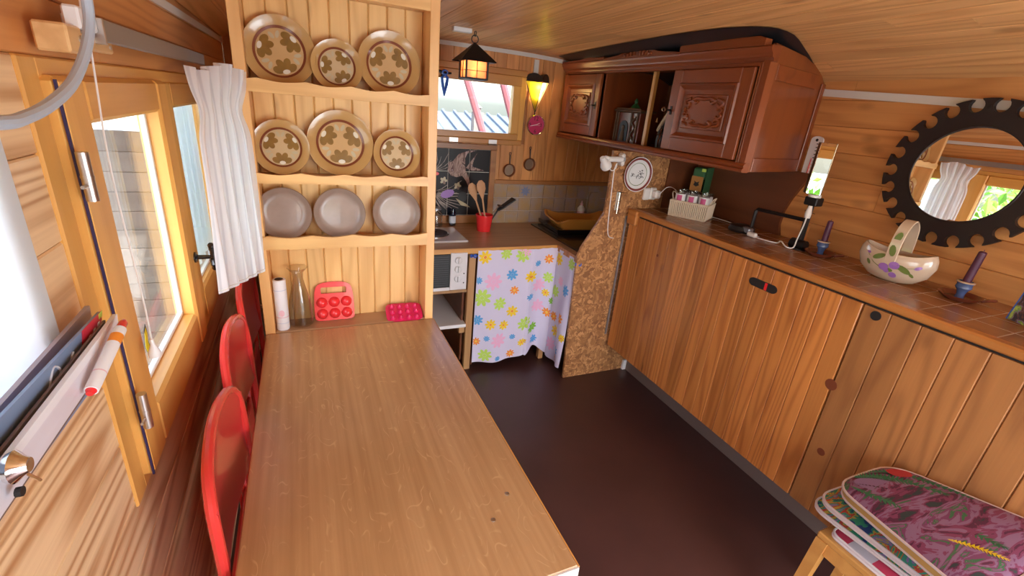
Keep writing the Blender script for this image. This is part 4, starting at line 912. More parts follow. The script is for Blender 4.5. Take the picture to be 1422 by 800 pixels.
tag(bx('ceiling_junction_box','plastic',None,-.05,.05,-.02,.02,-.022,0,loc=(.80,2.60,zz),bev=.003),'small white junction box on the ceiling beside the lantern hook','junction box')
BS = one('blue_strap','blue',None,lambda b: (b.tube([(0,0,.0),(-.018,-.004,-.02),(-.012,0,-.055),(0,-.002,-.125)],[.006,.010,.011,.004],8), b.tube([(0,0,.0),(.018,-.004,-.02),(.014,0,-.055),(0,-.002,-.125)],[.006,.010,.011,.004],8), b.tube([(.016*math.cos(a*PI/6),-.01,.01+.012*math.sin(a*PI/6)) for a in range(12)],.005,6,closed=True)),loc=(.845,YB-.05,1.805)); tag(BS,'blue looped strap hanging from the latch of the back window','strap')
# ---- things on the counter
PT = thing('red_utensil_pot','red plastic pot holding wooden spoons on the counter','pot',(1.105,2.90,.845))
one('pot','redplastic',PT,lambda b: b.lathe([(0,0),(.046,0),(.058,.105),(.060,.105),(.060,.112),(.055,.112),(.044,.006),(0,.006)],28))
def spoon(name, base, tip, w_, lab, kind=0):
    b = MB(); A, B = Vector(base), Vector(tip); d = (B-A).normalized(); L_ = (B-A).length; s_ = Vector((1,0,0))-d*d.x; s_.normalize(); n_ = d.cross(s_)
    rows = [(0,.0055,.004),(.62,.006,.004),(.72,w_*.55,.004),(.82,w_,.004),(.93,w_*.95,.0035),(1,w_*.35,.002)]; vs = []
    for t,a,c in rows:
        for q in range(10): an = q*PI/5; vs.append(A+d*(L_*t)+s_*(a*math.cos(an))+n_*(c*math.sin(an)))
    b.add(vs, [tuple(range(10))[::-1], tuple(range(50,60))]+[(10*i+q,10*i+(q+1)%10,10*i+10+(q+1)%10,10*i+10+q) for i in range(5) for q in range(10)])
    return tag(fixn(b.build(name,'spoon')), lab, 'spoon')
spoon('wooden_spoon',(1.115,2.905,.86),(1.005,2.93,1.16),.030,'left of two wooden spoons standing in the red pot'); spoon('wooden_spoon',(1.12,2.885,.86),(1.06,2.90,1.185),.030,'right of two wooden spoons standing in the red pot')
def spat(b):
    A = Vector((1.12,2.90,.86)); B = Vector((1.20,2.90,.985)); Cc = Vector((1.315,2.90,1.065)); b.tube([A,B],[.005,.006],8)
    d = (Cc-B).normalized(); n_ = Vector((-d.z,0,d.x)); 
    for o_ in (0,): 
        vs = []
        for t,w_ in ((0,.014),(.25,.030),(1,.034)):
            p = B+(Cc-B)*t
            for yy in (-1,1):
                for k in (-1,1): vs.append(p+Vector((0,yy*w_,0))+n_*k*.004)
        b.add(vs, [(0,2,3,1),(8,9,11,10)]+[f for i in (0,4) for f in ((i,i+4,i+6,i+2),(i+1,i+3,i+7,i+5),(i,i+1,i+5,i+4),(i+2,i+6,i+7,i+3))])
tag(one('spatula','black',None,spat,smooth=0),'black slotted spatula leaning out of the red pot','spatula')
tag(one('steel_ladle','steel',None,lambda b: (b.tube([(1.10,2.91,.86),(1.21,2.93,1.0)],.004,8), b.lathe([(0,-.02),(.022,-.014),(.030,0),(.028,0),(.02,-.012),(0,-.017)],16,(1.235,2.93,1.015)))),'steel ladle behind the black spatula in the red pot','ladle')
JR = thing('clear_jar','clear glass jar behind the hob beside the slim bottle','jar',(.80,3.03,.845)); one('glass','clear',JR,lambda b: b.lathe([(0,0),(.045,0),(.048,.01),(.048,.09),(.036,.11),(.036,.13),(.034,.13),(.034,.11),(.045,.09),(.045,.012),(0,.004)],24)); one('lid','alu',JR,lambda b: b.lathe([(0,.131),(.038,.131),(.038,.120)],20))
VB = thing('slim_glass_bottle','slim pale blue glass bottle standing against the black tiles','bottle',(.925,3.05,.845)); M['paleblue'] = glass('pale_blue_glass',(.62,.72,.85),.03,1.5)
one('glass','paleblue',VB,lambda b: b.lathe([(0,0),(.022,0),(.024,.01),(.024,.10),(.021,.115),(.019,.115),(.021,.10),(.021,.012),(0,.006)],16)); one('label','paperprint',VB,lambda b: b.lathe([(.0245,.02),(.0245,.07)],16),fix=False)
# dish rack
DR = thing('dish_rack','amber plastic dish rack with wavy rim on a black tray','dish rack',(1.86,2.87,.855),(0,0,-.08))
one('drip_tray','blackgloss',DR,lambda b: (b.box(-.26,.24,-.17,.19,0,.012,bev=.004), b.box(-.26,.24,-.17,-.158,.012,.03), b.box(-.26,-.248,-.17,.19,.012,.03), b.box(.228,.24,-.17,.19,.012,.03)),smooth=0)
def rack(b):
    n_ = 72; vs = []
    for i in range(n_):
        a = 2*PI*i/n_; cx_, cy_ = math.cos(a), math.sin(a); ex = .235*math.copysign(abs(cx_)**.35,cx_); ey = .165*math.copysign(abs(cy_)**.35,cy_)+.01
        zt = .085+.018*math.sin(a*3+.6); vs += [(ex*.86,ey*.86,.022),(ex,ey,zt),(ex*1.06,ey*1.06,zt+.002),(ex*1.06,ey*1.06,zt-.006),(ex*.985,ey*.985,zt-.008),(ex*.85,ey*.85,.018)]
    b.add(vs, [(6*i+k,6*((i+1)%n_)+k,6*((i+1)%n_)+(k+1)%6,6*i+(k+1)%6) for i in range(n_) for k in range(6)])
    for k in range(14): x_ = -.19+.029*k; b.box(x_-.002,x_+.002,-.13,.14,.018,.023)
    for k in range(5): y_ = -.12+.06*k; b.box(-.19,.19,y_-.002,y_+.002,.016,.021)
one('basket','amber',DR,rack)
for k in range(13): one('plate_peg','amber',DR,lambda b: b.tube([(0,-.05,.02),(0,-.055,.055),(.0,-.035,.07)],[.003,.003,.002],6),loc=(-.15+.022*k,.03,0))
BO = thing('washing_up_bottle','small pale squeeze bottle behind the dish rack','bottle',(1.985,3.083,.846)); one('body','plastic',BO,lambda b: b.lathe([(0,0),(.028,0),(.030,.01),(.028,.06),(.030,.11),(.016,.13),(.012,.135),(0,.135)],18)); one('cap','pinkprint',BO,lambda b: b.lathe([(.012,.135),(.012,.15),(.005,.155),(.004,.17),(0,.17)],12)); one('label','pinkprint',BO,lambda b: b.lathe([(.0292,.035),(.0292,.09)],18),fix=False)
CB = one('chopping_board','tile',None,lambda b: b.prism([(-.05,0),(.05,0),(.05,.2),(.03,.235),(-.03,.235),(-.05,.2)],-.006,.006,'Y'),loc=(2.10,3.085,.846),smooth=0); CB.rotation_euler = (-.06,0,0); tag(CB,'pale board leaning in the far right corner of the counter','board')
# ================================================================ DRESSER CONTENTS
def platebase(R_, lab, loc, tilt, small, grp, spin):
    t = thing('patterned_plate', lab, 'plate', loc, (tilt, 0, 0), group=grp)
    # local: plate stands on its edge, face towards -Y, edge at z=0
    k = R_
    one('rim','plate',t,lambda b: b.lathe([(0,.004),(k*.60,.004),(k*.70,0),(k*.97,-.012),(k*1.0,-.015),(k*.995,-.018),(k*.96,-.017),(k*.74,-.006),(k*.705,-.003)],48,(0,0,k),'Y'))
    one('centre','platesm' if small else 'platein',t,lambda b: b.lathe([(k*.706,-.003),(k*.66,.001),(0,.001)],40,(0,0,k),'Y'))
    one('brown_band','band',t,lambda b: b.lathe([(k*.725,-.0062),(k*.655,-.0012)],48,(0,0,k),'Y'),fix=False)
    def deco(nm, m, polys, y_):
        b = MB()
        for i, pl in enumerate(polys): b.add([(x_, y_-.00012*i, z_+k) for x_, z_ in pl], [tuple(range(len(pl)))])
        b.build(nm, m, t, smooth=0)
    for q in range(3):
        a = -PI/2+spin+q*2*PI/3; ca, sa = math.cos(a), math.sin(a)
        def tr(u, v): return ((u*ca-v*sa)*k, (u*sa+v*ca)*k)
        P = []
        for (u, v, r1, r2, ro) in ((.47,-.19,.155,.11,1.2),(.47,.19,.155,.11,-1.2),(.31,-.10,.13,.10,.5),(.31,.10,.13,.10,-.5),(.44,0,.11,.13,0)):
            P.append([tr(x_, z_) for x_, z_ in ell(u, v, r1, r2, ro)])
        deco('flower_glaze','petal',P,-.0004)
        deco('white_dot','petalw',[[tr(x_, z_) for x_, z_ in ell(.555, .01, .065, .105)]],-.0012)
        a2 = a+PI/3; ca, sa = math.cos(a2), math.sin(a2)
        deco('leaf_pair','leafw',[[tr(x_, z_) for x_, z_ in ell(.48, sg*.085, .11, .055, sg*.5)] for sg in (-1,1)],-.0006)
    return t
PL = [(-.046,.112,1.643,0,'large mustard plate at the left end of the top shelf',.25),(.132,.086,1.643,1,'small plate in the middle of the top shelf, between two large ones',.45),(.314,.112,1.643,0,'large mustard plate at the right end of the top shelf',.03),
      (-.068,.094,1.352,1,'medium plate at the left end of the middle shelf',.0),(.133,.117,1.352,0,'large mustard plate in the centre of the middle shelf',.0),(.337,.090,1.352,1,'small pale-centred plate at the right end of the middle shelf',.02)]
for x_, R_, z_, sm, lab, sp_ in PL: platebase(R_, lab, (x_, 1.885 if not sm else 1.878, z_+.001), -.16, sm, 'patterned plates on the dresser', sp_)
for x_, lab in ((-.078,'plain grey-brown bowl plate at the left of the bottom shelf'),(.117,'plain grey-brown bowl plate in the middle of the bottom shelf'),(.335,'plain grey-brown bowl plate at the right of the bottom shelf')):
    t = thing('stoneware_bowl', lab, 'bowl', (x_, 1.875, 1.113), (-.17,0,0), 'grey stoneware bowls on the dresser')
    R_ = .096
    one('body','bowl',t,lambda b: b.lathe([(0,.016),(R_*.55,.016),(R_*.85,.008),(R_,-.012),(R_*.99,-.016),(R_*.965,-.014),(R_*.84,.001),(R_*.74,.0075),(R_*.6,.0095),(0,.010)],44,(0,0,R_),'Y'))
    one('rim_line','bowlrim',t,lambda b: b.lathe([(R_*1.001,-.0125),(R_*.992,-.0166),(R_*.970,-.0148)],44,(0,0,R_),'Y'),fix=False)
RL = thing('kitchen_roll','slim white paper roll standing at the left of the dresser base','paper roll',(-.118,1.850,.752))
one('paper','paper',RL,lambda b: b.lathe([(.015,.21),(.022,.21),(.0235,.205),(.0235,.003),(.022,0),(0,0)],28)); one('core','bark',RL,lambda b: b.lathe([(.0155,.2102),(.0140,.212),(.0135,.18),(0,.18)],20))
for z_, m_ in ((.168,'paperprint'),(.055,'pinkprint'),(.03,'paperprint')): one('print_line',m_,RL,lambda b: b.lathe([(.0238,z_),(.0238,z_+.003)],24),fix=False)
one('print_flower','pinkprint',RL,lambda b: b.add([(x_,-.0242+.35*x_*x_*20,z_) for x_,z_ in ell(0,.075,.010,.014)],[tuple(range(14))]),fix=False,smooth=0)
DC = thing('glass_carafe','clear glass carafe with flared neck beside the paper roll','carafe',(-.052,1.878,.752))
one('glass','clear',DC,lambda b: b.lathe([(0,0),(.040,0),(.045,.006),(.045,.05),(.040,.11),(.026,.165),(.019,.20),(.022,.225),(.038,.245),(.037,.246),(.020,.226),(.0175,.20),(.0245,.165),(.038,.11),(.043,.05),(.043,.010),(0,.008)],32))
EG = thing('red_egg_carrier','glossy red plastic egg carrier with handle and six domes leaning upright','egg carrier',(.078,1.895,.753),(-.22,0,0))
def egg(b):
    o = catmull([(-.068,0,0),(-.078,0,.03),(-.074,0,.12),(-.055,0,.152),(0,0,.160),(.055,0,.152),(.074,0,.12),(.078,0,.03),(.068,0,0),(0,0,-.002)],5,True)
    O = [(p.x,p.z) for p in o]; n_ = len(O)
    I = []
    for x_, z_ in O:   # slot outline matching angularly
        a = math.atan2(z_-.125, x_); c_, s_ = math.cos(a), math.sin(a); t_ = min(.050/max(abs(c_),1e-6), .013/max(abs(s_),1e-6)); I.append((c_*t_, .125+s_*t_))
    for y0, fl in ((-.012,0),(.0,1)):
        b.add([(x_,y0,z_) for x_,z_ in O]+[(x_,y0,z_) for x_,z_ in I], [(i,(i+1)%n_,(i+1)%n_+n_,i+n_) for i in range(n_)])
    b.add([(x_,-.012,z_) for x_,z_ in O]+[(x_,0,z_) for x_,z_ in O], [(i,(i+1)%n_,(i+1)%n_+n_,i+n_) for i in range(n_)])
    b.add([(x_,-.012,z_) for x_,z_ in I]+[(x_,0,z_) for x_,z_ in I], [(i,(i+1)%n_,(i+1)%n_+n_,i+n_) for i in range(n_)])
one('shell','redplastic',EG,egg,fix=True)
for i in range(3):
    for j in range(2): one('egg_dome','redplastic',EG,lambda b: b.lathe([(.022,0),(.0205,-.009),(.014,-.017),(.006,-.021),(0,-.022)],20,(-.048+.048*i,-.0115,.027+.048*j),'Y'))
TR = thing('pink_egg_tray','crimson-pink plastic egg tray lying by the right dresser side','egg tray',(.362,1.872,.752),(.42,0,-.04))
def tray(b):
    pr = [(.078*math.copysign(abs(math.cos(2*PI*i/40))**.4,math.cos(2*PI*i/40)), .052*math.copysign(abs(math.sin(2*PI*i/40))**.4,math.sin(2*PI*i/40))) for i in range(40)]
    b.prism(pr, .014, .020); b.prism([(x_*.93,y_*.93) for x_,y_ in pr], .003, .014)
one('tray','pinkplastic',TR,tray)
for i in range(4):
    for j in range(3): one('peg','pinkplastic',TR,lambda b: b.lathe([(.013,.0),(.010,.008),(.004,.016),(0,.017)],10,(-.051+.034*i,-.032+.032*j,.0195)))
# ================================================================ CHAIRS
def chair(loc, lab, rz=0):
    t = thing('folding_chair', lab, 'chair', loc, (0,0,rz), 'red folding chairs at the table')
    k = 1.07
    def fr(b):
        pts = [(.004,-.20,.012),(.002,-.20,.35),(-.004,-.208,.62),(-.006,-.207,.80),(-.012,-.185,.885),(-.022,-.12,.928),(-.028,0,.945),(-.022,.12,.928),(-.012,.185,.885),(-.006,.207,.80),(-.004,.208,.62),(.002,.20,.35),(.004,.20,.012)]
        b.tube(catmull([(x,y*k,z) for x,y,z in pts],5),.0115,10)
    one('tube_frame','red',t,fr)
    def pan_(b):
        def S(u, v):
            y_ = (-.20+.40*u)*k; e = 2*abs(u-.5); zt = .942-.055*e**3-.012*e; zb = .64-.035*(1-e**2); z_ = zb+(zt-zb)*v
            return Vector((-.030*(1-e**2)+.002-.010*math.sin(v*PI), y_, z_))
        f = [(S(i/20,j/10)) for j in range(11) for i in range(21)]; n_ = len(f)
        b.add([tuple(p) for p in f]+[(p.x-.004,p.y,p.z) for p in f], [(j*21+i,j*21+i+1,j*21+i+22,j*21+i+21) for j in range(10) for i in range(20)]+[(n_+j*21+i,n_+j*21+i+21,n_+j*21+i+22,n_+j*21+i+1) for j in range(10) for i in range(20)]+[(i,n_+i,n_+i+1,i+1) for i in range(20)]+[(210+i,210+i+1,n_+211+i,n_+210+i) for i in range(20)])
    one('backrest','redpanel',t,pan_)
    bx('seat','redpanel',t,-.024,-.012,-.18,.18,.20,.58,bev=.005)
    for sg in (-1,1): one('rear_leg','red',t,lambda b: b.tube([(-.030,sg*.17,.012),(-.022,sg*.19,.62)],.009,8))
    one('stretcher','red',t,lambda b: b.tube([(-.030,-.17,.06),(-.030,.17,.06)],.008,8)); one('stretcher','red',t,lambda b: b.tube([(.003,-.22,.14),(.003,.22,.14)],.008,8))
    return t
chair((-.198,1.02,0),'nearest red metal folding chair, backrest against the left table edge')
chair((-.222,1.475,0),'middle red metal folding chair of the row at the table')
chair((-.228,1.925,0),'farthest red folding chair, below the curtain beside the dresser')
# ================================================================ LEFT WALL THINGS
RLi = thing('curtain_rail','flat grey metal curtain rail above the left window','curtain rail',(-.30,1.07,1.70))
bx('rail','alu',RLi,-.012,.002,.0,1.05,-.006,.030,bev=.002); bx('end_bracket','white',RLi,-.016,.005,-.075,-.002,.004,.036,bev=.003); bx('bracket_plate','steel',RLi,-.04,.013,-.004,.003,-.012,.028,bev=.001)
WBk = thing('wooden_rail_block','two screwed offcuts of pale wood holding the curtain rail','block',(-.338,.945,1.664))
bx('block','block',WBk,0,.040,0,.055,.004,.043,bev=.003); bx('arm','block',WBk,.012,.036,.055,.205,.012,.036,bev=.003)
one('screw','steel',WBk,lambda b: b.lathe([(.006,0),(.006,.002),(0,.0025)],10,(.040,.045,.025),'X')); one('screw','steel',WBk,lambda b: b.lathe([(.004,0),(.004,.002),(0,.0025)],10,(.036,.19,.023),'X'))
CO = thing('pull_cord','thin white pull cord with teardrop handle hanging before the left window','cord',(-.30,1.012,1.14))
one('cord','cablewhite',CO,lambda b: b.tube(catmull([(.002,.03,.62),(.0,.012,.50),(.0,-.012,.35),(.002,-.004,.12),(0,.0,.02)],8),.0016,6))
one('teardrop','white',CO,lambda b: b.lathe([(0,.024),(.003,.022),(.004,.012),(.011,-.008),(.010,-.016),(0,-.019)],16))
CG = one('grey_cable','cablegrey',None,lambda b: b.tube(catmull([(-.24,.90,1.95),(-.24,.855,1.80),(-.24,.850,1.739),(-.24,.839,1.703),(-.24,.801,1.666),(-.24,.741,1.632),(-.24,.672,1.611),(-.24,.613,1.601),(-.24,.568,1.599),(-.25,.48,1.605),(-.30,.36,1.64)],8),.0062,10)); tag(CG,'thick grey cable looping down in the top left corner','cable')
CW = one('white_cable','cablewhite',None,lambda b: b.tube(catmull([(-.30,1.055,1.80),(-.30,1.035,1.745),(-.300,1.02,1.70),(-.302,1.014,1.66)],6),.0030,8)); tag(CW,'short white cable running down behind the grey cable','cable')
WP = thing('white_blind','smooth white translucent blind over a window opening at the left edge','board',(XL,.45,1.215))
bx('board','blind',WP,.002,.0145,-.35,.338,.0,.50,bev=.004)  # translucent blind; the wall is open behind it so daylight makes it glow
CT = thing('striped_curtain','gathered white curtain with fine grey stripes and ruffled header beside the dresser','curtain',(-.2135,1.69,1.03))
def cur(u, v):
    hz = 1-v   # 1 at the header, 0 at the hem
    z_ = .655*hz+(.012*abs(math.sin(u*PI*5)))*(1-hz)-.010*math.sin(u*8)*hz+.012*(u-.5)*hz-.012*(1-u)*(1-hz)
    neck = math.exp(-((hz-.82)/.07)**2); fl = max(0,(hz-.84)/.16)
    s_ = (u-.5)*.2125*(1-.20*neck+.14*fl)+.004*math.sin(u*PI*9)
    ph = u*PI*2*5; o_ = (.013+.005*(1-hz)+.009*fl-.005*neck)*math.sin(ph+.5*math.sin(v*4))+.006*fl
    return Vector((s_*.532+o_*.847+.010*(1-hz)*u, s_*.847-o_*.532-.010*(1-hz), z_))
b = MB(); b.grid(cur, 110, 46); cb = b.build('cloth','curtain',CT,smooth=180)
uvl = cb.data.uv_layers.new(name='uv'); 
for lp in cb.data.loops:
    i = lp.vertex_index; uvl.data[lp.index].uv = ((i % 111)/110*.40, 1-(i//111)/46)
cb.data.materials[0].node_tree  # stripes follow the cloth width
one('hem','trimwhite',CT,lambda b: b.tube([cur(i/80,.985)+Vector((0,-.0012,0)) for i in range(81)],.0012,5))
def netf(u, v): return Vector((.008*math.sin(u*40), u*.62, .60-v*.60))
b = MB(); b.grid(netf, 60, 6); NC = b.build('net_curtain','net',None,(-.415,1.80,.95),180); tag(NC,'thin white net curtain hanging behind the second window sash','net curtain')
BF = thing('yellow_butterfly','yellow paper butterfly with dark outline stuck low on the window pane','butterfly',(-.3625,1.155,1.055))
for sg, (cy_, cz_, rot) in ((1,(.020,.022,.5)),(-1,(-.016,.0,.9))):
    wing = [(0,0),(.012,.035),(.026,.045),(.030,.025),(.022,.006),(.030,-.010),(.024,-.028),(.010,-.022)]
    R2 = lambda p, s=1: ((cy_+sg*(p[0]*s+.001*(s==1))*.95), (p[1]*s+cz_*.3))
    one('wing_outline','black',BF,lambda b: b.prism([R2(p,1.10) for p in wing],-.0006,.0004,'X'),smooth=0); one('wing','yellow',BF,lambda b: b.prism([R2(p,.94) for p in wing],.0004,.001,'X'),smooth=0)
one('body','black',BF,lambda b: b.tube([(.0,.002,-.025),(.0,.002,.03)],.002,6))
# wall pocket with papers near the camera
PK = thing('letter_pocket','clear plastic wall pocket stuffed with papers in the lower left corner','letter rack',(-.334,.62,1.19))
def slab(name, m, pts, th, par, lift=0):   # sheet given by (x,y,z) corner list, extruded in +X
    b = MB(); n_ = len(pts); b.add([(x_,y_,z_) for x_,y_,z_ in pts]+[(x_+th,y_,z_) for x_,y_,z_ in pts], [tuple(range(n_))[::-1], tuple(range(n_,2*n_))]+[(i,(i+1)%n_,(i+1)%n_+n_,i+n_) for i in range(n_)])
    o = b.build(name,m,par,smooth=0); return fixn(o)
slab('pocket_back','film',[(0,-.32,.03),(0,.24,.03),(0,.25,.08),(0,-.32,.10)],.003,PK)
slab('pocket_front','film',[(.055,-.32,.058),(.05,.17,.066),(.055,.20,.10),(.055,-.32,.095)],.002,PK)
slab('pocket_end','film',[(.003,.24,.03),(.05,.17,.066),(.055,.20,.10),(.003,.25,.08)],.002,PK)
one('suction_clip','chrome',PK,lambda b: (b.lathe([(0,0),(.014,0),(.016,.005),(.010,.011),(.007,.016),(0,.017)],20,(.056,-.125,.100),'X'), b.tube([(.062,-.12,.09),(.062,-.10,.06)],.0015,6)))
one('black_clip','black',PK,lambda b: b.lathe([(0,0),(.005,0),(.005,.005),(0,.005)],10,(.058,-.13,.074),'X'))
def doc(name, m, lab, cat, x0, y0, y1, z0, z1, sl, th=.003, fan=.0):
    t = thing(name, lab, cat, (-.334+x0, .62, 1.19)); o = slab('sheets', m, [(0,y0,z0),(0,y1,z0+sl),(fan,y1+.012,z1+sl),(fan,y0,z1)], th, t); return t
d1 = doc('lilac_envelope','papergrey','lilac-grey folded paper sticking up behind the blue booklet','paper',.006,-.2,.225,.03,.105,.01,.006)
d2 = doc('blue_booklet','bluepaper','glossy blue booklet with a red end showing pale lettering','booklet',.020,-.30,.195,.03,.128,-.012,.004,.010)
slab('red_end','redpaper',[(.0045,.12,.035),(.0045,.196,.035),(.0146,.208,.117),(.0146,.135,.119)],.0006,d2)
slab('green_corner','lime',[(.0136,.196,.108),(.0140,.2075,.108),(.0155,.208,.1175),(.0155,.194,.1175)],.0006,d2)
for k in range(3):
    slab('pale_lettering','paper',[(.0125,.142+.018*k,.078+.004*k),(.0125,.150+.018*k,.078+.004*k),(.0150,.156+.018*k,.103+.002*k),(.0150,.150+.018*k,.103+.002*k)],.0009,d2)
one('pale_swirl','paperprint',d2,lambda b: b.tube(catmull([(.012,.02,.085),(.013,.045,.112),(.013,.06,.10),(.012,.05,.085),(.013,.08,.09),(.0135,.10,.105)],6),.0015,5))
d3 = doc('brown_folder','kick','dark brown folder edge between the booklet and the pale sheets','folder',.032,-.30,.185,.035,.100,.006,.003,.006)
d4 = doc('white_sheets','paper','bundle of white sheets nearest the room in the wall pocket','papers',.044,-.30,.205,.058,.098,.008,.006,.0)
PE = thing('red_cap_marker','thick white marker with orange-red cap standing in the wall pocket','marker',(-.272,.722,1.285))
dirp = Vector((.004,.125,.030)).normalized(); Tm = dirp.to_track_quat('Z','Y').to_matrix().to_4x4(); Tm.translation = Vector((.0,-.055,-.022))
def plth(nm, m, prof):
    b = MB(); b.T = Tm; b.lathe([(r_*.78, h_) for r_, h_ in prof], 18); fixn(b.build(nm, m, PE))
plth('barrel','paper',[(0,0),(.010,0),(.0105,.01),(.0105,.092),(0,.092)]); plth('orange_band','orange',[(.0107,.090),(.0107,.108),(0,.108)]); plth('white_collar','white',[(.0108,.108),(.0105,.123),(0,.123)]); plth('red_tip','red',[(.008,.123),(.0075,.138),(.004,.144),(0,.144)]); plth('tail','redplastic',[(0,-.006),(.005,-.006),(.008,0),(0,0)]); plth('print_line','pinkprint',[(.01065,.03),(.01065,.032)])
# ================================================================ PANEL AND LEDGE THINGS
WPp = thing('picture_plate','white decorative plate with rust-red rim and a small landscape sketch','plate',(1.790,2.241,1.348),(.0,0,0))
one('plate','white',WPp,lambda b: b.lathe([(0,-.004),(.055,-.004),(.066,-.008),(.098,-.016),(.100,-.020),(.097,-.019),(.066,-.011),(.058,-.008),(0,-.008)],44,axis='Y')); M['rust'] = mat('rust_red_glaze',(.22,.035,.025),.3)
one('rust_rim','rust',WPp,lambda b: b.lathe([(.0955,-.0193),(.0835,-.0163)],44,axis='Y'),fix=False); one('grey_line','leafg',WPp,lambda b: b.lathe([(.066,-.0115),(.063,-.0103)],40,axis='Y'),fix=False); M['sketch'] = mat('grey_sketch',(.13,.13,.14),.4)
def sk(b):
    r = random.Random(5)
    for cx_, cz_, n_, s_ in ((.022,.008,26,.022),(-.035,.0,10,.010),(.0,-.014,10,.012),(.03,-.015,12,.012)):
        for i in range(n_):
            x_, z_ = cx_+r.gauss(0,s_*.5), cz_+r.gauss(0,s_*.45); b.add([(p,-.0084-.00001*i,q) for p,q in ell(x_,z_,r.uniform(.002,.006),r.uniform(.0015,.003),r.uniform(0,3),6)],[tuple(range(6))])
    b.add([(-.05,-.0085,-.008),(-.05,-.0085,-.0095),(.05,-.0085,-.016),(.05,-.0085,-.014)],[(0,1,2,3)])
one('landscape_sketch','sketch',WPp,sk,fix=False,smooth=0)
SO = thing('wall_socket','white double socket with plugged-in white adapter beside the picture plate','socket',(1.915,2.242,1.235))
bx('plate','plastic',SO,-.055,-.01,-.022,0,-.036,.036,bev=.006); bx('plate','plastic',SO,-.008,.037,-.020,0,-.034,.038,bev=.006); bx('plug','plastic',SO,-.002,.040,-.062,-.020,-.020,.026,bev=.009)
tag(one('lamp_lead','cablewhite',None,lambda b: b.tube(catmull([(1.94,2.18,1.245),(1.96,2.16,1.285),(2.02,2.175,1.285),(2.075,2.17,1.25),(2.115,2.13,1.18),(2.15,2.06,1.153),(2.19,1.94,1.1515),(2.18,1.80,1.1515),(2.14,1.74,1.1515),(2.105,1.70,1.1515),(2.08,1.62,1.1515),(2.075,1.56,1.152)],6),.0022,6)),'thin white lead running from the socket behind the wicker basket','cable')
LB = thing('brass_bolt','upright brass and steel door bolt on the corner beside the OSB panel','bolt',(1.69,2.242,1.19))
bx('plate','steel',LB,-.018,.012,-.006,0,-.055,.055,bev=.002); one('rod','brass',LB,lambda b: (b.tube([(-.003,-.010,-.075),(-.003,-.010,.05)],.0045,8), b.tube([(-.003,-.010,0),(-.003,-.025,0)],.003,6)))
bx('block','osb',LB,.013,.060,-.010,0,-.07,.05,bev=.003)
SL = thing('clip_spotlight','small white clip-on spotlight below the left end of the carved cabinet','spotlight',(1.60,2.20,1.43))
bx('clamp','plastic',SL,.035,.058,-.012,.040,-.035,.035,bev=.009); bx('grey_pad','alu',SL,.036,.056,-.0125,-.010,-.008,.014,bev=.001)
one('arm','plastic',SL,lambda b: b.tube([(.04,0,.002),(-.055,.0,.0)],[.016,.015],12)); one('joint','plastic',SL,lambda b: b.tube([(-.045,0,.004),(-.075,-.002,.012),(-.095,-.004,.0)],[.010,.007,.008],10))
def shd(b):
    b.T = Matrix.Translation((-.092,-.004,.0)) @ Euler((.25,2.35+PI,0)).to_matrix().to_4x4(); b.lathe([(0,.012),(.013,.010),(.018,-.006),(.019,-.025),(.026,-.034),(.032,-.050),(.030,-.066),(.018,-.076),(0,-.080)],20)
one('lamp_head','plastic',SL,shd)
tag(one('spotlight_cord','cablewhite',None,lambda b: b.tube(catmull([(1.545,2.19,1.425),(1.552,2.185,1.385),(1.575,2.185,1.37),(1.60,2.19,1.385),(1.602,2.19,1.41),(1.592,2.19,1.38),(1.593,2.19,1.32),(1.600,2.19,1.20),(1.615,2.20,1.08),(1.632,2.21,1.01),(1.66,2.225,.975),(1.70,2.236,.962)],7),.0028,7)),'white cord hanging down the OSB panel from the clip spotlight','cord')
# basket with glasses
Bv = Vector((2.025,1.879,1.1485)); e1 = Vector((-.515,.857,0)); e2 = Vector((.857,.515,0)).normalized()
ang = math.atan2(e2.y, e2.x)
WBs = thing('wicker_basket','white wicker basket with two loop handles on the ledge','basket',tuple(Bv),(0,0,ang))
BWx, BWy, BH = .150, .204, .088
def bas(b):
    per = []
    for i in range(14): per.append((BWx*i/14,0))
    for i in range(20): per.append((BWx,BWy*i/20))
    for i in range(14): per.append((BWx-BWx*i/14,BWy))
    for i in range(20): per.append((0,BWy-BWy*i/20))
    n_ = len(per); rows_ = 12
    for i,(x_,y_) in enumerate(per):   # vertical stakes with woven bulge
        s_ = 1+.04; cx_, cy_ = BWx/2, BWy/2
        b.tube([(cx_+(x_-cx_)*1.0,cy_+(y_-cy_)*1.0,.004),(cx_+(x_-cx_)*1.03,cy_+(y_-cy_)*1.03,BH)],.0042,5)
    for z_ in (.003,BH): b.tube([(BWx/2+(x_-BWx/2)*(1+.03*z_/BH),BWy/2+(y_-BWy/2)*(1+.03*z_/BH),z_) for x_,y_ in per],.0045,6,closed=True)
    b.box(0,BWx,0,BWy,.001,.006)
one('woven_body','wicker',WBs,bas)
for y_ in (0,BWy): one('handle','wicker',WBs,lambda b: b.tube(catmull([(BWx*.25,y_,BH),(BWx*.30,y_+(.012 if y_ else -.012),BH+.030),(BWx*.5,y_+(.018 if y_ else -.018),BH+.038),(BWx*.70,y_+(.012 if y_ else -.012),BH+.030),(BWx*.75,y_,BH)],5),.0035,6))
M['pinklabel'] = mat('pink_jar_label',(.55,.08,.24),.5)
RotB = Matrix.Rotation(ang,3,'Z'); q = 0
names_ = [['near left','near middle','near right'],['far left','far middle','far right']]
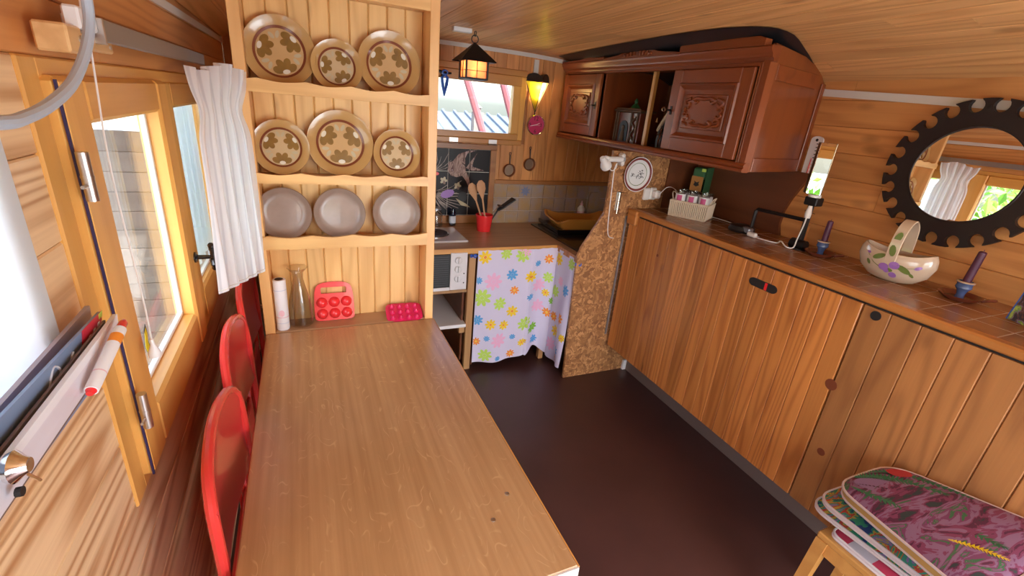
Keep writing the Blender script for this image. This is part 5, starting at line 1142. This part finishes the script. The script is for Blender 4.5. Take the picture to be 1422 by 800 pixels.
for i in range(2):
    for j in range(3):
        p = Bv+RotB@Vector((.040+.068*i,.036+.066*j,.007)); t = thing('glass_pot', 'small glass pot with white and pink label, %s of six in the wicker basket' % names_[i][2-j], 'glass pot', tuple(p), (0,0,ang), 'glass pots in the basket')
        one('glass','clear',t,lambda b: b.lathe([(0,0),(.026,0),(.028,.006),(.028,.122),(.030,.136),(.0285,.136),(.0265,.122),(.0265,.008),(0,.006)],20)); one('label','paper',t,lambda b: b.lathe([(.0284,.070),(.0284,.120)],20),fix=False)
        one('pink_patch','pinklabel',t,lambda b: b.add([(.0288*math.cos(a),.0288*math.sin(a),z_) for a in [PI*.86+.20*k for k in range(6)] for z_ in (.080,.114)],[(2*k,2*k+2,2*k+3,2*k+1) for k in range(5)]),fix=False)
GJ = thing('square_glass_jar','square clear jar with ochre label and green lid area behind the basket','jar',(2.190,2.135,1.1485),(0,0,.35)); M['greenglass'] = glass('greenish_glass',(.62,.80,.70),.03,1.5)
one('glass','greenglass',GJ,lambda b: (b.box(-.045,.045,-.045,.045,0,.20,bev=.012), b.box(-.041,.041,-.041,.041,.006,.196,bev=.010))); one('collar','clear',GJ,lambda b: b.lathe([(.05,.10),(.055,.115),(.05,.125)],20))
bx('ochre_label','orangelabel',GJ,-.0475,-.0460,-.036,.036,.13,.215,bev=0); one('dark_emblem','black',GJ,lambda b: b.prism([(-.018,.165),(.0,.155),(.018,.165),(.012,.176),(.016,.188),(0,.180),(-.016,.188),(-.012,.176)],-.0482,-.0474,'X'),smooth=0)
bx('green_side','towel',GJ,-.044,.044,-.048,-.0465,.10,.27,bev=0); one('dark_lid','greend',GJ,lambda b: b.box(-.040,.040,-.040,.040,.201,.265,bev=.01)); bx('lime_tag','lime',GJ,-.0445,-.042,-.040,-.015,.245,.262,bev=0)
# bracket lamp
BL = thing('bracket_lamp','black iron bracket lamp with tall mirrored glass shade on the ledge','lamp',(2.10,1.365,1.149))
one('foot','iron',BL,lambda b: (b.tube([(-.005,-.035,.022),(-.004,.035,.022)],[.024,.024],12), b.lathe([(0,0),(.038,0),(.038,.004),(0,.006)],20)))
one('stem','iron',BL,lambda b: b.tube([(0,0,.01),(.004,.004,.24)],[.013,.013],8)); one('arm','iron',BL,lambda b: b.tube([(0,.01,.135),(.0,.262,.128),(-.002,.270,.118),(-.002,.270,.035)],.009,8))
one('weight','iron',BL,lambda b: b.lathe([(0,0),(.062,0),(.066,.012),(.058,.030),(.030,.036),(0,.036)],24,(-.015,.315,0))); one('grey_fitting','alu',BL,lambda b: b.box(-.055,-.02,.235,.285,.008,.034,bev=.005))
one('lamp_holder','iron',BL,lambda b: b.box(-.020,.030,-.03,.03,.205,.242,bev=.004)); one('collar','white',BL,lambda b: b.lathe([(.026,.242),(.026,.254),(0,.254)],18)); one('white_plug','plastic',BL,lambda b: b.lathe([(0,.150),(.012,.150),(.014,.170),(.008,.205),(0,.205)],12,(-.024,-.012,0)))
M['darkgreen'] = mat('dark_olive_metal',(.035,.04,.018),.3,coat=.3)
HX = [(-.034,.024),(-.015,-.034),(.018,-.006),(.030,.040),(-.002,.058)]
for i in range(5):
    p, q_ = HX[i], HX[(i+1)%5]; b = MB(); b.add([(p[0],p[1],.256),(q_[0],q_[1],.256),(q_[0]+.004,q_[1]+.001,.475),(p[0]+.004,p[1]+.001,.475)],[(0,1,2,3)])
    b.build('mirror_facet' if i == 0 else 'shade_facet', 'mirror' if i == 0 else 'darkgreen', BL, smooth=0)
one('shade_edges','brass',BL,lambda b: b.tube([(p[0],p[1],z_) for p, z_ in ((HX[0],.256),(HX[1],.256))]+[(HX[1][0]+.004,HX[1][1]+.001,.475),(HX[0][0]+.004,HX[0][1]+.001,.475)],.0018,5,closed=True))
one('lamp_cord','cablewhite',BL,lambda b: b.tube(catmull([(-.026,-.012,.155),(-.030,-.012,.11),(-.034,-.006,.05),(-.040,-.004,.008),(-.055,.02,.004),(-.045,.06,.02),(-.035,.085,.004),(-.055,.13,.004),(-.06,.19,.004)],6),.0032,7)); bx('inline_switch','plastic',BL,-.072,-.048,.185,.235,.0,.022,bev=.005)
tag(one('wall_nail_wire','iron',None,lambda b: b.tube([(XR-.002,1.50,1.30),(XR-.010,1.44,1.295)],.0015,5)),'short dark wire on the wall right of the bracket lamp','wire')
TH = thing('wall_thermometer','slim white thermometer with rounded ends on the wall behind the bracket lamp','thermometer',(XR,1.545,1.545))
def thb(b):
    P = [(-.030,-.10),(.030,-.10),(.030,.085)]+[(.030*math.cos(a*PI/8),.085+.018*math.sin(a*PI/8)) for a in range(1,8)]+[(-.030,.085)]; b.prism(P,-.008,0,'X')
one('board','white',TH,thb,smooth=0); one('tube','redplastic',TH,lambda b: b.tube([(-.009,0,-.07),(-.009,0,.0)],.0018,6))
for k in range(9): bx('tick','black' if k > 3 else 'pinkprint',TH,-.0086,-.0079,-.016,-.004,-.062+.016*k,-.058+.016*k,bev=0)
one('sun_mark','black',TH,lambda b: b.prism(ell(0,.085,.007,.007,n=8),-.0087,-.0079,'X'),smooth=0)
# gear mirror
MY, MZ = 1.7, 3.3
GM = thing('gear_wheel_mirror','round mirror set in a dark toothed gear wheel rim on the right wall','mirror',(XR,.933,1.560))
def gear(b):
    NT, Rn, rn, Ro, Ri = 22, .2445, .0235, .268, .170
    for k in range(NT):
        a0, a1 = 2*PI*(k-.2)/NT, 2*PI*(k+.8)/NT; P = []
        for j in range(5): q_ = a1+(a0-a1)*j/4; P.append((Ri*math.cos(q_), Ri*math.sin(q_)))
        for j in range(8): q_ = a0+PI+2.42*j/7; P.append((Rn*math.cos(a0)+rn*math.cos(q_)*1, Rn*math.sin(a0)+rn*math.sin(q_)))
        P = P[:5]+[(Rn*math.cos(a0)+rn*math.cos(a0+PI-2.42*j/7), Rn*math.sin(a0)+rn*math.sin(a0+PI-2.42*j/7)) for j in range(8)]
        P += [(Ro*math.cos(a0+.052), Ro*math.sin(a0+.052)), (Ro*math.cos((a0+a1)/2), Ro*math.sin((a0+a1)/2)), (Ro*math.cos(a1-.052), Ro*math.sin(a1-.052))]
        P += [(Rn*math.cos(a1)+rn*math.cos(a1+PI+2.42*(7-j)/7), Rn*math.sin(a1)+rn*math.sin(a1+PI+2.42*(7-j)/7)) for j in range(8)]
        n_ = len(P); b.add([(w_,y_,z_) for w_ in (-.034,-.012) for y_,z_ in P], [list(range(n_)),list(range(n_,2*n_))[::-1]]+[(i,(i+1)%n_,(i+1)%n_+n_,i+n_) for i in range(n_)])
one('toothed_rim','gear',GM,gear,smooth=0,fix=False); one('bevel_ring','gear',GM,lambda b: b.lathe([(.177,-.0342),(.175,-.036),(.170,-.036),(.168,-.024)],60,axis='X'))
mg = one('mirror_glass','mirror',GM,lambda b: b.lathe([(.174,0),(0,0)],64,axis='X'),fix=False,loc=(-.022,0,0)); mg.rotation_euler = (0,math.radians(MY),math.radians(MZ))
one('rim_screw','iron',GM,lambda b: b.lathe([(0,-.037),(.006,-.036),(.006,-.033)],10,(0,.01,.236),'X'))
# candle holders
def candle(loc, h_, lab, tilt=0):
    t = thing('candle_holder', lab, 'candle holder', loc, (0,0,0), 'blue and brown chamber candlesticks')
    one('dish','cholder',t,lambda b: b.lathe([(0,0),(.045,0),(.062,.014),(.064,.018),(.060,.017),(.044,.005),(0,.005)],32)); one('dish_handle','cholder',t,lambda b: b.tube(catmull([(.02,-.058,.014),(.03,-.082,.022),(.012,-.090,.028),(.0,-.075,.022),(.004,-.062,.014)],5),.005,7))
    one('cup','bluegl',t,lambda b: b.lathe([(.014,.005),(.012,.020),(.016,.034),(.024,.044),(.022,.056),(.026,.066),(.017,.067),(.014,.05),(0,.05)],24))
    one('cup_rim','ceramic',t,lambda b: b.lathe([(.0262,.063),(.0268,.067),(.022,.0685)],24),fix=False)
    c = thing('plum_candle', lab.replace('holding','under').split(' with')[0]+' carries this plum candle', 'candle', loc) if 0 else None
    cn = one('candle','candle',None,lambda b: (b.lathe([(0,0),(.0125,0),(.0115,h_),(.008,h_+.003),(0,h_+.002)],16), b.tube([(0,0,h_),(.001,0,h_+.010)],.0012,5)),loc=(loc[0],loc[1],loc[2]+.051)); cn.rotation_euler = (tilt,0,0); return t, cn
c1, k1 = candle((2.105,1.262,1.1485),.105,'brown dish candlestick with blue cup just left of the ceramic basket'); tag(k1,'short plum candle in the candlestick left of the ceramic basket','candle','plum candles')
c2, k2 = candle((2.125,.752,1.1485),.125,'brown dish candlestick with blue cup below the gear mirror, near the picture'); tag(k2,'taller plum candle slightly leaning right, below the gear mirror','candle','plum candles',); k2.rotation_euler = (.05,0.03,0)
# ceramic basket
CBk = thing('ceramic_basket','cream ceramic basket with looped handle and painted lilac flowers on the ledge','ceramic basket',(2.070,.955,1.1485),(0,0,.12))
def boat(b):
    n_ = 44; prof = [(.0,.0),(.34,.0),(.62,.012),(.88,.040),(1.0,.075),(.97,.098),(.90,.112),(.86,.112),(.92,.095),(.94,.075),(.82,.045),(.55,.02),(0,.016)]; vs = []
    for r_, h_ in prof:
        for i in range(n_):
            a = 2*PI*i/n_; wy = .122*r_*math.cos(a)*(1+.05*math.cos(a)**2); wx = .062*r_*math.sin(a); lift = .020*(abs(math.cos(a))**3)*(h_/.11)**2; vs.append((wx, wy, h_+lift))
    b.add(vs, [(k*n_+i,k*n_+(i+1)%n_,(k+1)*n_+(i+1)%n_,(k+1)*n_+i) for k in range(len(prof)-1) for i in range(n_)])
one('bowl','ceramic',CBk,boat)
def hdl(b):
    P = catmull([(-.058,0,.085),(-.062,0,.14),(-.045,0,.205),(0,0,.235),(.045,0,.205),(.062,0,.14),(.058,0,.085)],6); vs = []
    for i,p in enumerate(P):
        a = P[max(i-1,0)]; c_ = P[min(i+1,len(P)-1)]; t_ = (c_-a).normalized(); n_ = Vector((t_.z,0,-t_.x))
        for sy,sn in ((-.019,0),(-.017,.004),(.017,.004),(.019,0),(.017,-.003),(-.017,-.003)): vs.append(p+Vector((0,sy,0))-n_*sn)
    b.add(vs,[(6*i+k,6*i+(k+1)%6,6*i+6+(k+1)%6,6*i+6+k) for i in range(len(P)-1) for k in range(6)])
one('handle','ceramic',CBk,hdl)
def bsurf(y_, z_, off=.0016):   # point on the room-facing side of the bowl
    prof = [(.34,.0),(.62,.012),(.88,.040),(1.0,.075),(.97,.098),(.90,.112)]
    for (r0,h0),(r1,h1) in zip(prof[:-1],prof[1:]):
        if h0 <= z_ <= h1: r_ = r0+(r1-r0)*(z_-h0)/(h1-h0); break
    else: r_ = .9
    c_ = max(-1,min(1,y_/(.124*r_))); return Vector((-.062*r_*math.sqrt(1-c_*c_)-off, y_, z_))
def paint(nm, m, cy_, cz_, r1, r2, ro, off=.0016):
    b = MB(); pts_ = ell(cy_,cz_,r1,r2,ro,12)+[(cy_,cz_)]; b.add([bsurf(y_,max(.004,min(.11,z_)),off) for y_,z_ in pts_],[(i,(i+1)%12,12) for i in range(12)]); b.build(nm,m,CBk,smooth=0)
for y_,z_,r_ in ((.012,.058,.017),(-.020,.072,.017),(-.022,.034,.013),(.0,.045,.009)): paint('flower_print','lilac',y_,z_,r_,r_*.85,0)
paint('bud_print','lilac',-.088,.080,.011,.006,-.6); paint('bud_print','lilac',.078,.098,.008,.005,.4)
for y_,z_,r1,r2,ro in ((.038,.092,.022,.010,-.5),(-.050,.064,.024,.011,.5),(.0,.050,.020,.008,0),(.068,.062,.012,.006,1.0),(-.075,.048,.010,.005,.8)): paint('leaf_print','leafg',y_,z_,r1,r2,ro,.0013)
one('stem_print','leafg',CBk,lambda b: [b.tube([bsurf(p[0],p[1],.0012) for p in s_],.0008,4) for s_ in (((.02,.05),(.05,.065),(.078,.092)),((-.03,.06),(-.06,.072),(-.085,.078)))] and None)
for (x_,z_,a_) in ((-.0595,.175,.3),(-.0645,.125,-.2)):
    one('handle_leaf','leafg',CBk,lambda b: b.add([(x_-.0025-(.0 if i else 0),p[0],p[1]) for i,p in enumerate(ell(0,z_,.011,.022,a_,10))],[tuple(range(10))]),fix=False,smooth=0)
PC = thing('leaning_picture','small unframed garden picture leaning on the wall at the right edge of the ledge','picture',(2.06,.565,1.149),(0,.16,-.42))
one('canvas','pictureprint',PC,lambda b: b.box(-.012,0,-.14,.028,0,.22,bev=.002),smooth=0); one('canvas_edge','blue',PC,lambda b: b.box(-.0125,.0005,.0275,.030,0,.22),smooth=0)
# cabinet ornaments
OR = thing('ornate_casket','dusky ornate casket with arched niche and finial in the open cabinet middle','ornament',(1.86,2.45,1.498))
bx('body','cholder',OR,-.045,.045,-.115,.115,.006,.185,bev=.004); bx('foot','dusk',OR,-.055,.055,-.128,.128,0,.012,bev=.004); bx('lid','dusk',OR,-.058,.058,-.135,.135,.185,.200,bev=.006)
one('niche','black',OR,lambda b: b.prism([(-.02,.02),(.065,.02)]+[(.0225+.0425*math.cos(a*PI/8),.095+.042*math.sin(a*PI/8)) for a in range(9)],-.049,-.045,'X'),smooth=0)
one('figure','dusk',OR,lambda b: (b.lathe([(0,0),(.018,0),(.012,.05),(.008,.062),(.012,.075),(.010,.088),(0,.092)],12,(-.050,.022,.02))))
for y_ in (-.10,-.045,.085,.108): one('column','dusk',OR,lambda b: b.tube([(-.050,y_,.012),(-.050,y_,.185)],.006,7))
one('scroll','dusk',OR,lambda b: b.tube(catmull([(-.050,-.09,.16),(-.052,-.055,.13),(-.050,-.085,.10),(-.052,-.06,.06),(-.05,-.09,.03)],5),.006,6)); one('finial','greend',OR,lambda b: b.lathe([(0,.20),(.024,.20),(.030,.212),(.018,.228),(.008,.236),(.012,.248),(.006,.262),(0,.265)],14)); one('crest_bead','dusk',OR,lambda b: b.tube([(-.045,-.12,.204),(-.045,.12,.204)],.005,6))
FG = thing('dark_figurine','dark figurine with a pale raised rod standing in the cabinet by the right door','figurine',(1.85,2.165,1.498))
one('body','black',FG,lambda b: b.lathe([(0,0),(.034,0),(.036,.006),(.022,.010),(.026,.05),(.020,.095),(.010,.115),(.013,.125),(.012,.143),(0,.150)],16)); one('ring','copper',FG,lambda b: b.lathe([(.0235,.078),(.030,.080),(.0235,.084)],18))
one('pale_rod','ceramic',FG,lambda b: b.tube([(-.005,.03,.10),(-.01,.01,.125),(-.02,-.055,.205)],[.008,.011,.009],8)); one('glint','chrome',FG,lambda b: b.lathe([(0,0),(.008,.004),(.004,.02),(0,.032)],8,(-.01,.045,.14))); one('silver_strap','chrome',FG,lambda b: b.tube([(-.02,-.02,.11),(-.026,-.018,.06),(-.022,-.012,.02)],.0035,6))
# ================================================================ STOOL AND CUSHIONS
ST = thing('pine_stool','small honey-coloured pine stool carrying the pile of seat cushions','stool',(1.61,.39,0))
bx('seat','stool',ST,-.150,.152,-.20,.195,.428,.45,bev=.004)
for sx in (-1,1):
    for sy in (-1,1): one('leg','stool',ST,lambda b: b.add([(sx*.135+dx_*.5,sy*.175+dy_*.5,.428) for dx_,dy_ in ((-.036,-.036),(.036,-.036),(.036,.036),(-.036,.036))]+[(sx*.152+dx_*.4-(.02 if sx>0 else 0),sy*.20+dy_*.4,0) for dx_,dy_ in ((-.036,-.036),(.036,-.036),(.036,.036),(-.036,.036))],[(0,1,2,3),(7,6,5,4),(0,4,5,1),(1,5,6,2),(2,6,7,3),(3,7,4,0)]),smooth=0)
for sy in (-1,1): bx('apron','stool',ST,-.12,.12,sy*.175-.010,sy*.175+.010,.375,.428)
for sx in (-1,1): bx('apron','stool',ST,sx*.135-.010,sx*.135+.010,-.16,.16,.375,.428)
def rpoly(P, r_, k=6):
    out = []
    for i in range(len(P)):
        a, b_, c_ = Vector(P[i-1]), Vector(P[i]), Vector(P[(i+1)%len(P)]); u = (a-b_).normalized(); v = (c_-b_).normalized(); p0 = b_+u*r_; p1 = b_+v*r_
        for j in range(k+1): t_ = j/k; out.append((1-t_)**2*p0+2*t_*(1-t_)*b_+t_*t_*p1)
    return out
def pad(lab, P, z_, tilt, th, m, rr_=.07, puff=.006, grp='seat cushions stacked on the stool'):
    t = thing('seat_cushion', lab, 'cushion', (1.61,.58,z_), (-tilt,0,0), grp)
    o = rpoly([(x_-1.61,y_-.58) for x_,y_ in P], rr_); n_ = len(o); c_ = sum((Vector(q_) for q_ in o), Vector((0,0)))/n_
    def ring(s_, z2): return [((p[0]-c_.x)*s_+c_.x, (p[1]-c_.y)*s_+c_.y, z2) for p in o]
    R_ = [ring(.5,0),ring(.98,0),ring(1,th*.15),ring(1.0,th*.85),ring(.985,th),ring(.93,th+puff*.45),ring(.75,th+puff),ring(.4,th+puff*1.2)]
    b = MB(); b.add([p for r_ in R_ for p in r_],[(k*n_+i,k*n_+(i+1)%n_,(k+1)*n_+(i+1)%n_,(k+1)*n_+i) for k in range(len(R_)-1) for i in range(n_)]+[tuple(range(n_))[::-1],tuple(range(7*n_,8*n_))])
    fixn(b.build('cover',m,t,smooth=60))
    for zz_ in (th*.12,th*.92): one('piping','pipe',t,lambda b: b.tube(ring(1.004,zz_),.0038,6,closed=True))
    one('side_band','gold' if m=='jungle' else 'pipe',t,lambda b: b.add(ring(1.0025,th*.2)+ring(1.0025,th*.85),[(i,(i+1)%n_,(i+1)%n_+n_,i+n_) for i in range(n_)]),fix=False)
    return t, c_, th+puff
def chk():
    m, t, p = newmat('red_white_check'); N = t.nodes.new; L = t.links.new
    tc = N('ShaderNodeTexCoord'); mp = N('ShaderNodeMapping'); mp.inputs['Rotation'].default_value = (0,0,.0); L(tc.outputs['Object'], mp.inputs['Vector']); c_ = N('ShaderNodeTexChecker'); c_.inputs['Scale'].default_value = 14
    c_.inputs['Color1'].default_value = (.50,.03,.07,1); c_.inputs['Color2'].default_value = (.50,.44,.46,1); L(mp.outputs[0], c_.inputs['Vector']); L(c_.outputs[0], p.inputs['Base Color']); p.inputs['Roughness'].default_value = .8; return m
M['check'] = chk()
pad('red and white checked thin cushion, lowest on the stool',[(1.478,.560),(1.752,.56),(1.752,.20),(1.478,.20)],.452,0,.016,'check',.03,.002)
tB = pad('thin white-bordered cushion with dark brown scene, above the checked one',[(1.518,.52),(1.752,.525),(1.752,.20),(1.518,.20)],.4725,.02,.014,'bronze',.03,.002)[0]
one('navy_line','blue',tB,lambda b: b.tube([(-.065,-.085,.0175),(.12,-.085,.0175),(.12,-.36,.0175),(-.065,-.36,.0175)],.0022,5,closed=True))
pad('bird and flower print cushion with white piping, third from the stool',[(1.452,.638),(1.71,.63),(1.752,.22),(1.405,.22)],.520,.15,.012,'parrot')
pad('parrot print cushion with white piping, just under the purple one',[(1.448,.622),(1.72,.615),(1.752,.20),(1.345,.20)],.560,.20,.014,'parrot')
TP, cc, zt = pad('purple jungle-print cushion with tan side band, top of the pile',[(1.463,.592),(1.752,.585),(1.755,.17),(1.27,.17)],.612,.25,.030,'jungle',.085,.010)
def leafstrip(m, pts_, w_, teeth, nm, zo):
    P = catmull([(x_-1.61,y_-.58,zt+zo) for x_,y_ in pts_],8); b = MB(); n_ = len(P)
    for i in range(n_-1):
        d_ = (P[i+1]-P[i]).normalized(); s_ = Vector((-d_.y,d_.x,0)); ww = w_*math.sin(PI*(i+.7)/n_)**.6
        for sg in (-1,1):
            b.add([P[i],P[i+1],P[i+1]*.5+P[i]*.5+s_*sg*ww-d_*0+d_*(.4*w_)*teeth],[(0,1,2) if sg<0 else (0,2,1)])
    b.build(nm,m,TP,smooth=0)
M['fern'] = mat('fern_green_print',(.035,.16,.07),.8); M['mauve'] = mat('mauve_print',(.25,.15,.27),.8); M['plumline'] = mat('dark_plum_line',(.08,.02,.05),.8); M['redflower'] = mat('red_flower_print',(.42,.03,.03),.8)
def blob(m, pts_, nm, zo): b = MB(); P = catmull([(x_-1.61,y_-.58,zt+zo) for x_,y_ in pts_],5,True); b.add(P,[tuple(range(len(P)))]); b.build(nm,m,TP,smooth=0)
blob('mauve',[(1.50,.55),(1.56,.56),(1.62,.50),(1.66,.38),(1.66,.24),(1.60,.33),(1.53,.44)],'mauve_leaf',.0006)
leafstrip('plumline',[(1.50,.55),(1.55,.50),(1.60,.42),(1.645,.30)],.006,1,'leaf_vein',.0012)
leafstrip('fern',[(1.47,.55),(1.48,.47),(1.51,.39),(1.53,.30),(1.53,.22)],.030,1,'fern_print',.0015); leafstrip('fern',[(1.53,.575),(1.60,.55),(1.65,.49),(1.68,.40)],.028,1,'fern_print',.0014); leafstrip('fern',[(1.60,.575),(1.68,.54),(1.71,.46),(1.72,.36)],.018,1,'fern_print',.0016)
blob('redflower',[(1.665,.555),(1.70,.55),(1.72,.52),(1.70,.50),(1.67,.51),(1.655,.53)],'red_flower',.002)
leafstrip('yellow',[(1.44,.30),(1.47,.25),(1.48,.20)],.014,1,'yellow_print',.0018)
